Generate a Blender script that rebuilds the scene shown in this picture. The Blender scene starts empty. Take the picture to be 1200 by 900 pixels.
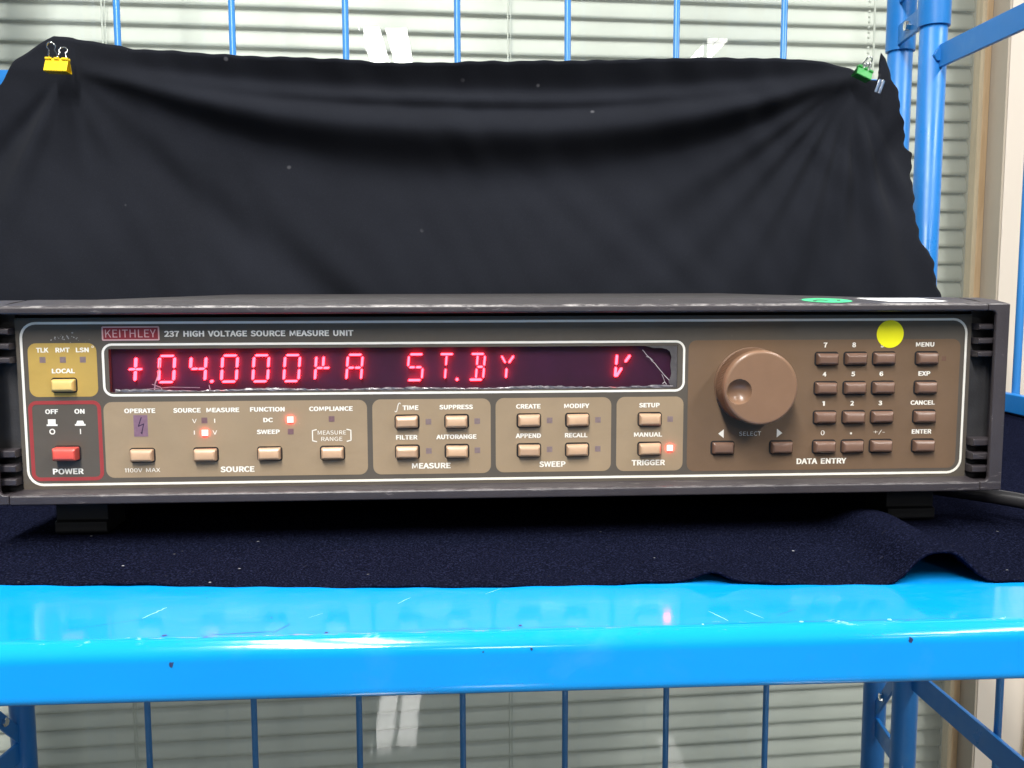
import bpy, bmesh, math, random
from mathutils import Vector, Matrix
random.seed(7)
sc = bpy.context.scene
COL = sc.collection

# ------------------------------------------------------------------ camera
cam_d = bpy.data.cameras.new('camera'); cam = bpy.data.objects.new('camera', cam_d); COL.objects.link(cam)
cam_d.sensor_fit = 'HORIZONTAL'; cam_d.sensor_width = 36.0; cam_d.lens = 36.0 * 1100.43 / 1200.0
cam_d.clip_start = 0.01; cam_d.clip_end = 60.0
YAW, PITCH, ROLL = -0.05834, -0.10368, 0.00221
Rc = Matrix.Rotation(YAW, 3, 'Z') @ Matrix.Rotation(PITCH, 3, 'X') @ Matrix.Rotation(ROLL, 3, 'Y')
r_, f_, u_ = Rc.col[0], Rc.col[1], Rc.col[2]
M3 = Matrix((r_, u_, -f_)).transposed()
cam.matrix_world = Matrix.Translation((-0.02115, -0.39449, 0.08168)) @ M3.to_4x4()
sc.camera = cam

# ------------------------------------------------------------------ room light (soft bounce of a lit room) and exposure
sc.view_settings.view_transform = 'Standard'; sc.view_settings.look = 'None'
sc.view_settings.exposure = 0.0; sc.view_settings.gamma = 1.0
world = bpy.data.worlds.new('World'); sc.world = world; world.use_nodes = True
wn = world.node_tree; bg = wn.nodes['Background']
tc = wn.nodes.new('ShaderNodeTexCoord'); sx = wn.nodes.new('ShaderNodeSeparateXYZ'); wr = wn.nodes.new('ShaderNodeValToRGB')
wn.links.new(tc.outputs['Generated'], sx.inputs[0]); mm = wn.nodes.new('ShaderNodeMath'); mm.operation = 'MULTIPLY_ADD'
mm.inputs[1].default_value = 0.5; mm.inputs[2].default_value = 0.5
wn.links.new(sx.outputs['Z'], mm.inputs[0]); wn.links.new(mm.outputs[0], wr.inputs[0])
wr.color_ramp.elements[0].position = 0.42; wr.color_ramp.elements[0].color = (0.080, 0.074, 0.066, 1)
wr.color_ramp.elements[1].position = 0.80; wr.color_ramp.elements[1].color = (0.40, 0.42, 0.42, 1)
wn.links.new(wr.outputs[0], bg.inputs[0]); bg.inputs[1].default_value = 0.75

TUBE_W = 12.0
def tube(x, y, z, rz, power, w=0.075, l=1.2):      # one tube light at ceiling height
    d = bpy.data.lights.new('tube_light', 'AREA'); d.shape = 'RECTANGLE'; d.size = w; d.size_y = l
    d.energy = power; d.color = (1.0, 0.985, 0.95)
    o = bpy.data.objects.new('tube_light', d); COL.objects.link(o); o.location = (x, y, z); o.rotation_euler = (0, 0, rz)
LZ = 1.38
for s in (-1, 1):                                  # big twin fitting far behind the camera, the one mirrored in the window and on the floor
    tube(0.305 + s * 0.105, -6.65, 2.08, 0.12, 46.0, 0.165, 1.85)
for (x, y, w, dx, rz, k) in ((1.92, -3.57, 0.055, 0.032, 0.15, 0.32),
                             (-0.32, -1.35, 0.05, 0.04, 0.06, 2.8), (1.22, -1.35, 0.06, 0.05, 0.06, 1.0),
                             (-0.25, -0.35, 0.08, 0.07, 0.06, 1.05), (1.25, -0.35, 0.08, 0.07, 0.06, 1.1)):  # this row: unseen tubes near the wall, added to brighten blind and wall
    for s in (-1, 1):
        tube(x + s * dx, y, LZ, rz, TUBE_W * k, w)

# ------------------------------------------------------------------ materials
def lin(r, g, b):
    f = lambda c: c / 12.92 if c <= 0.04045 else ((c + 0.055) / 1.055) ** 2.4
    return (f(r / 255), f(g / 255), f(b / 255), 1)
class NT:
    def __init__(s, name):
        s.m = bpy.data.materials.new(name); s.m.use_nodes = True; s.t = s.m.node_tree
        s.p = s.t.nodes['Principled BSDF']; s.out = s.t.nodes['Material Output']
    def n(s, t, **k):
        x = s.t.nodes.new(t)
        for a, v in k.items(): setattr(x, a, v)
        return x
    def l(s, a, b): s.t.links.new(a, b)
    def coord(s, scale=(1, 1, 1)):
        c = s.n('ShaderNodeTexCoord'); mp = s.n('ShaderNodeMapping'); mp.inputs['Scale'].default_value = scale
        s.l(c.outputs['Object'], mp.inputs[0]); return mp.outputs[0]
    def noise(s, vec, scale, detail=4, rough=0.6, dist=0):
        x = s.n('ShaderNodeTexNoise'); x.inputs['Scale'].default_value = scale; x.inputs['Detail'].default_value = detail
        x.inputs['Roughness'].default_value = rough; x.inputs['Distortion'].default_value = dist; s.l(vec, x.inputs['Vector']); return x.outputs['Fac']
    def ramp(s, fac, p0, p1, c0=(0, 0, 0, 1), c1=(1, 1, 1, 1)):
        x = s.n('ShaderNodeValToRGB'); e = x.color_ramp.elements
        e[0].position = p0; e[0].color = c0; e[1].position = p1; e[1].color = c1; s.l(fac, x.inputs[0]); return x.outputs[0]
    def mix(s, fac, a, b):
        x = s.n('ShaderNodeMix', data_type='RGBA')
        for v, i in ((fac, 0), (a, 6), (b, 7)):
            if isinstance(v, (int, float, tuple)): x.inputs[i].default_value = v
            else: s.l(v, x.inputs[i])
        return x.outputs[2]
    def bump(s, h, strength, dist=0.001):
        b = s.n('ShaderNodeBump'); b.inputs['Strength'].default_value = strength; b.inputs['Distance'].default_value = dist
        s.l(h, b.inputs['Height']); s.l(b.outputs[0], s.p.inputs['Normal'])
    def set(s, **k):
        for a, v in k.items():
            i = s.p.inputs[a.replace('_', ' ')]
            if hasattr(v, 'is_output') or isinstance(v, bpy.types.NodeSocket): s.l(v, i)
            else: i.default_value = v
        return s

def mat_plain(name, col, rough=0.5, var=0.12, nscale=60, bump=0.0, bscale=900, metal=0.0, spec=0.5, coat=0.0):
    t = NT(name); v = t.coord()
    d = tuple(c * (1 - var) for c in col[:3]) + (1,); l = tuple(min(1, c * (1 + var)) for c in col[:3]) + (1,)
    t.set(Base_Color=t.mix(t.ramp(t.noise(v, nscale), 0.3, 0.7), d, l), Roughness=rough, Metallic=metal)
    t.p.inputs['Specular IOR Level'].default_value = spec
    t.p.inputs['Coat Weight'].default_value = coat
    if bump: t.bump(t.noise(v, bscale, 2), bump, 0.0004)
    return t.m

def mat_frame():
    t = NT('moulded_charcoal_plastic'); v = t.coord()
    base = t.mix(t.ramp(t.noise(v, 40), 0.3, 0.7), (0.032, 0.027, 0.031, 1), (0.047, 0.040, 0.044, 1))
    sv = t.coord((0.25, 1, 1))
    dust_haze = t.ramp(t.noise(sv, 330, 6, 0.75, 0.6), 0.60, 0.74)
    base = t.mix(dust_haze, base, (0.21, 0.19, 0.185, 1))
    chip = t.ramp(t.noise(sv, 120, 5, 0.8, 1.5), 0.715, 0.735)
    base = t.mix(chip, base, (0.55, 0.53, 0.50, 1))
    # edge highlight painted in, mixed with pale wear, along the two front edges
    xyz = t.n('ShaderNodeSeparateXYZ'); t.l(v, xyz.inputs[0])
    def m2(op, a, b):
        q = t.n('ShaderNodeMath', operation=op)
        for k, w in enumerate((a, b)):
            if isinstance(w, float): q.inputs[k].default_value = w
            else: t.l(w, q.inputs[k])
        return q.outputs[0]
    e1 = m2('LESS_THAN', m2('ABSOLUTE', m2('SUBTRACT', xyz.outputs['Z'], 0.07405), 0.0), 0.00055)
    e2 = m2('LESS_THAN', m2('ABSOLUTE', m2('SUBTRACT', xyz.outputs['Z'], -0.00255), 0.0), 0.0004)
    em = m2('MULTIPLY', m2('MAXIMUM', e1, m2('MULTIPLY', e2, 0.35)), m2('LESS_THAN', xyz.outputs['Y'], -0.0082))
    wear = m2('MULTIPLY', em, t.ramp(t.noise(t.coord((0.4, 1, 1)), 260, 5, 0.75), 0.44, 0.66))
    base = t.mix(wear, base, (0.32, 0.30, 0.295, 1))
    t.set(Base_Color=base, Roughness=0.42)
    t.bump(t.noise(v, 1500, 3), 0.35, 0.0003)
    return t.m

def mat_panel(name, col, rough=0.42):
    t = NT(name); v = t.coord()
    c = col[:3]
    base = t.mix(t.ramp(t.noise(v, 45, 5), 0.3, 0.7), tuple(x * 0.94 for x in c) + (1,), tuple(x * 1.06 for x in c) + (1,))
    spot = t.ramp(t.noise(v, 420, 3, 0.6), 0.73, 0.78)
    base = t.mix(spot, base, tuple(min(1, x * 1.35 + 0.02) for x in c) + (1,))
    sm_ = t.ramp(t.noise(t.coord((1, 1, 1.6)), 28, 6, 0.7, 1.0), 0.50, 0.72, (0, 0, 0, 1), (0.30, 0.30, 0.30, 1))
    base = t.mix(sm_, base, tuple(x * 0.78 for x in c) + (1,))
    t.set(Base_Color=base, Roughness=t.ramp(t.noise(v, 36, 5, 0.7), 0.3, 0.75, (rough * 0.8,) * 3 + (1,), (rough * 1.35,) * 3 + (1,))); t.p.inputs['Specular IOR Level'].default_value = 0.35
    t.bump(t.noise(v, 2200, 2), 0.12, 0.0002)
    return t.m

def mat_cloth(name, col, grainy, lint_k):
    t = NT(name); v = t.coord(); c = Vector(col)
    base = t.mix(t.ramp(t.noise(v, 9, 4), 0.3, 0.7), tuple(c * 0.85) + (1,), tuple(c * 1.15) + (1,))
    grain = t.ramp(t.noise(v, 1300, 3, 0.7), 0.50, 0.68, (0, 0, 0, 1), (max(grainy, 0.25),) * 3 + (1,))
    base = t.mix(grain, base, tuple(c * (6.0 if grainy else 3.0)) + (1,))
    if grainy:
        fuzz = t.ramp(t.noise(v, 420, 5, 0.85, 0.8), 0.62, 0.78)
        base = t.mix(fuzz, base, (0.05, 0.05, 0.06, 1))
    vo = t.n('ShaderNodeTexVoronoi'); vo.inputs['Scale'].default_value = 90 if grainy else 26; t.l(v, vo.inputs['Vector'])
    lint = t.ramp(vo.outputs['Distance'], 0.03, 0.06, (1, 1, 1, 1), (0, 0, 0, 1))
    gate = t.ramp(t.noise(v, 41 if grainy else 9, 2), 0.52, 0.60)
    mu = t.n('ShaderNodeMath', operation='MULTIPLY'); t.l(lint, mu.inputs[0]); t.l(gate, mu.inputs[1])
    base = t.mix(mu.outputs[0], base, (0.26, 0.26, 0.28, 1) if grainy else (0.10, 0.10, 0.11, 1))
    t.set(Base_Color=base, Roughness=0.95); t.p.inputs['Specular IOR Level'].default_value = 0.0 if grainy else 0.12
    t.p.inputs['Sheen Weight'].default_value = 0.0 if grainy else 0.03; t.p.inputs['Sheen Roughness'].default_value = 0.5
    t.bump(t.noise(v, 1500, 2), 0.5 if grainy else 0.15, 0.0006)
    return t.m

def mat_blue(name, col, rough=0.2, wear=True, edge=5.0):
    t = NT(name); v = t.coord()
    c = col[:3]
    base = t.mix(t.ramp(t.noise(v, 7, 4), 0.3, 0.7), tuple(x * 0.93 for x in c) + (1,), tuple(min(1, x * 1.05) for x in c) + (1,))
    if wear:
        chip = t.ramp(t.noise(v, 150, 4, 0.7, 1.0), 0.745, 0.76)
        base = t.mix(chip, base, (0.01, 0.03, 0.10, 1))
        rub = t.ramp(t.noise(t.coord((0.5, 1, 1)), 190, 5, 0.8, 0.5), 0.60, 0.66)
        geo = t.n('ShaderNodeSeparateXYZ'); t.l(t.coord(), geo.inputs[0])
        ed = t.n('ShaderNodeMath', operation='ADD'); ed.inputs[1].default_value = edge; t.l(geo.outputs['Y'], ed.inputs[0])
        ab = t.n('ShaderNodeMath', operation='ABSOLUTE'); t.l(ed.outputs[0], ab.inputs[0])
        near = t.ramp(ab.outputs[0], 0.0006, 0.0022, (1, 1, 1, 1), (0, 0, 0, 1))
        k2 = t.n('ShaderNodeMath', operation='MULTIPLY'); t.l(near, k2.inputs[0]); t.l(rub, k2.inputs[1])
        base = t.mix(k2.outputs[0], base, t.mix(t.ramp(t.noise(v, 60, 2), 0.45, 0.55), (0.03, 0.08, 0.22, 1), (0.28, 0.55, 0.72, 1)))
        grime = t.ramp(t.noise(t.coord((1, 2.5, 1)), 26, 6, 0.7, 0.4), 0.50, 0.80, (0, 0, 0, 1), (0.22, 0.22, 0.22, 1))
        base = t.mix(grime, base, (0.10, 0.33, 0.62, 1))
        rough = t.ramp(t.noise(v, 22, 6, 0.7), 0.3, 0.8, (rough * 0.7,) * 3 + (1,), (rough * 1.5,) * 3 + (1,))
    t.set(Base_Color=base, Roughness=rough)
    t.p.inputs['Coat Weight'].default_value = 0.0; t.p.inputs['Coat Roughness'].default_value = 0.04
    t.bump(t.noise(v, 160, 2), 0.05, 0.0006)
    return t.m

def mat_emit(name, col, s):
    t = NT(name); t.set(Base_Color=(0.02, 0.002, 0.006, 1), Emission_Color=col, Emission_Strength=s); return t.m

def mat_pane(name, tint, gl=0.5, rough=0.0, dust_haze=0.0):
    t = NT(name); t.t.nodes.remove(t.p)
    tr = t.n('ShaderNodeBsdfTransparent'); tr.inputs[0].default_value = tint
    g = t.n('ShaderNodeBsdfGlossy'); g.inputs['Roughness'].default_value = rough
    fr = t.n('ShaderNodeFresnel'); fr.inputs['IOR'].default_value = 1.5
    mu = t.n('ShaderNodeMath', operation='MULTIPLY'); t.l(fr.outputs[0], mu.inputs[0])
    ge = t.n('ShaderNodeNewGeometry'); gk = t.n('ShaderNodeMath', operation='MULTIPLY_ADD'); gk.inputs[1].default_value = -gl; gk.inputs[2].default_value = gl
    t.l(ge.outputs['Backfacing'], gk.inputs[0]); t.l(gk.outputs[0], mu.inputs[1])      # only the outer skin mirrors
    mx = t.n('ShaderNodeMixShader'); t.l(mu.outputs[0], mx.inputs[0]); t.l(tr.outputs[0], mx.inputs[1]); t.l(g.outputs[0], mx.inputs[2])
    if dust_haze:  # on the pane: diffuse veil paints in the haze of the reflected room
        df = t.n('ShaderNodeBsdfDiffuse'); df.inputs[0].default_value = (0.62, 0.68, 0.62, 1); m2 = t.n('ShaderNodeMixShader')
        t.l(t.ramp(t.noise(t.coord((1, 1, 0.35)), 3.0, 5), 0.3, 0.75, (dust_haze * 0.6,) * 3 + (1,), (dust_haze * 1.5,) * 3 + (1,)), m2.inputs[0]); t.l(mx.outputs[0], m2.inputs[1]); t.l(df.outputs[0], m2.inputs[2]); mx = m2
    t.l(mx.outputs[0], t.out.inputs[0]); return t.m

def mat_wood(name, a, b):
    t = NT(name); v = t.coord((14, 14, 1.2))
    t.set(Base_Color=t.mix(t.ramp(t.noise(v, 9, 6, 0.6, 1.2), 0.3, 0.7), a, b), Roughness=0.5); return t.m

M = {}
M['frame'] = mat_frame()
M['case'] = mat_plain('painted_steel_cover', (0.045, 0.041, 0.042, 1), 0.5, 0.2, 30, 0.3, 1200)
M['dark'] = mat_plain('gap_shade_black', (0.006, 0.005, 0.006, 1), 0.7)  # near-black that paints shade into gaps and the lip recess
M['recess'] = mat_plain('recess_plastic', (0.030, 0.029, 0.031, 1), 0.5, 0.25, 80, 0.3, 1200)
M['panel'] = mat_panel('grey_brown_panel', (0.090, 0.076, 0.061))
M['tan'] = mat_panel('tan_section_print', (0.300, 0.220, 0.138))
M['brown'] = mat_panel('brown_section_print', (0.150, 0.094, 0.056))
M['ochre'] = mat_panel('ochre_section_print', (0.44, 0.29, 0.075))
M['redline'] = mat_panel('red_outline_print', (0.30, 0.042, 0.042))
M['badge'] = mat_panel('red_badge_print', (0.27, 0.025, 0.035))
M['white'] = mat_plain('cream_print', (0.80, 0.76, 0.68, 1), 0.45, 0.05)
M['pink'] = mat_plain('pale_pink_print', (0.62, 0.40, 0.38, 1), 0.5, 0.05)
M['btn_tan'] = mat_plain('tan_button_plastic', (0.46, 0.295, 0.185, 1), 0.32, 0.05, 200)
M['btn_brown'] = mat_plain('brown_button_plastic', (0.155, 0.089, 0.063, 1), 0.27, 0.06, 200)
M['btn_ochre'] = mat_plain('ochre_button_plastic', (0.60, 0.42, 0.14, 1), 0.32, 0.05, 200)
M['btn_red'] = mat_plain('red_button_plastic', (0.62, 0.085, 0.065, 1), 0.32, 0.05, 200)
M['knob'] = mat_plain('brown_knob_plastic', (0.205, 0.118, 0.072, 1), 0.30, 0.05, 120, 0.05, 1500)
M['led_off'] = mat_plain('unlit_led_window', (0.165, 0.095, 0.105, 1), 0.35, 0.15, 900)
M['led_off2'] = mat_plain('unlit_brown_led_window', (0.20, 0.145, 0.145, 1), 0.35, 0.15, 900)
M['op_win'] = mat_plain('mauve_window', (0.20, 0.115, 0.16, 1), 0.35, 0.12, 500)
M['bolt'] = mat_plain('purple_print', (0.035, 0.015, 0.05, 1), 0.5)
M['led_on'] = mat_emit('lit_red_led', (1.0, 0.05, 0.047, 1), 26.0)
M['seg'] = mat_emit('lit_display_segment', (1.0, 0.027, 0.040, 1), 24.0)
M['board'] = mat_plain('display_board', (0.042, 0.008, 0.034, 1), 0.55, 0.3, 40)
M['pane'] = mat_pane('tinted_display_pane', (0.93, 0.86, 0.90, 1), 0.8, 0.06)
M['film'] = mat_plain('crinkled_clear_film', (0.17, 0.155, 0.165, 1), 0.2, 0.5, 260, 1.0, 500)
M['yellow_dot'] = mat_plain('fluorescent_yellow_paper', (0.92, 0.86, 0.0, 1), 0.6, 0.03)
M['green_dot'] = mat_plain('green_paper', (0.05, 0.50, 0.21, 1), 0.6, 0.05)
M['paper'] = mat_plain('white_paper', (0.85, 0.84, 0.82, 1), 0.6, 0.04)
M['ink'] = mat_plain('dark_ink', (0.03, 0.04, 0.04, 1), 0.6)
M['rubber'] = mat_plain('black_rubber_foot', (0.003, 0.003, 0.004, 1), 0.6, 0.2, 100)
M['cloth'] = mat_cloth('smooth_black_cloth', (0.0094, 0.0106, 0.0150), 0.0, 0.0)
M['mat'] = mat_cloth('grainy_black_cloth', (0.0031, 0.0037, 0.0088), 0.75, 1.0)
M['shelf'] = mat_blue('sky_blue_powder_coat', (0.0025, 0.262, 0.73, 1), 0.10, True, 0.2905)
M['post'] = mat_blue('blue_powder_coat', (0.012, 0.180, 0.54, 1), 0.36)
M['wire'] = mat_blue('blue_coated_wire', (0.035, 0.20, 0.52, 1), 0.25, False)
M['chip_dark'] = mat_plain('bare_steel_chip', (0.02, 0.03, 0.12, 1), 0.5)
M['chip_light'] = mat_plain('pale_scratch', (0.30, 0.70, 0.80, 1), 0.5)
M['slat'] = mat_plain('ivory_blind_slat', (0.83, 0.83, 0.77, 1), 0.45, 0.03, 4)
M['cord'] = mat_plain('white_blind_cord', (0.75, 0.76, 0.70, 1), 0.6)
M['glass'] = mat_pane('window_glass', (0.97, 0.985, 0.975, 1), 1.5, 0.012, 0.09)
M['wood'] = mat_wood('pale_wood', (0.46, 0.31, 0.17, 1), (0.60, 0.43, 0.26, 1))
M['reveal'] = mat_plain('shaded_beige_reveal', (0.46, 0.40, 0.32, 1), 0.5, 0.04, 5)  # darker than the wall: shade of the reveal put into its colour
M['wall'] = mat_plain('cream_wall_paint', (0.72, 0.64, 0.55, 1), 0.7, 0.03, 3)
M['trim'] = mat_plain('yellowish_trim', (0.50, 0.41, 0.26, 1), 0.6, 0.04, 3)
_t = NT('sealed_grey_floor'); _v = _t.coord()
_t.set(Base_Color=_t.mix(_t.ramp(_t.noise(_v, 3, 6), 0.3, 0.7), (0.10, 0.11, 0.105, 1), (0.15, 0.155, 0.145, 1)), Roughness=0.05); _t.p.inputs['Coat Weight'].default_value = 0.8; _t.p.inputs['Coat Roughness'].default_value = 0.02
_t.bump(_t.noise(_v, 5, 2), 0.09, 0.01); M['floor'] = _t.m
M['clip_y'] = mat_plain('yellow_enamel', (0.80, 0.55, 0.015, 1), 0.28, 0.05)
M['clip_g'] = mat_plain('green_enamel', (0.035, 0.30, 0.06, 1), 0.45, 0.05)
M['chrome'] = mat_plain('nickel_wire', (0.72, 0.72, 0.70, 1), 0.15, 0.05, metal=1.0)
M['dark_room'] = mat_plain('dark_metal', (0.03, 0.05, 0.09, 1), 0.5)

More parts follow.
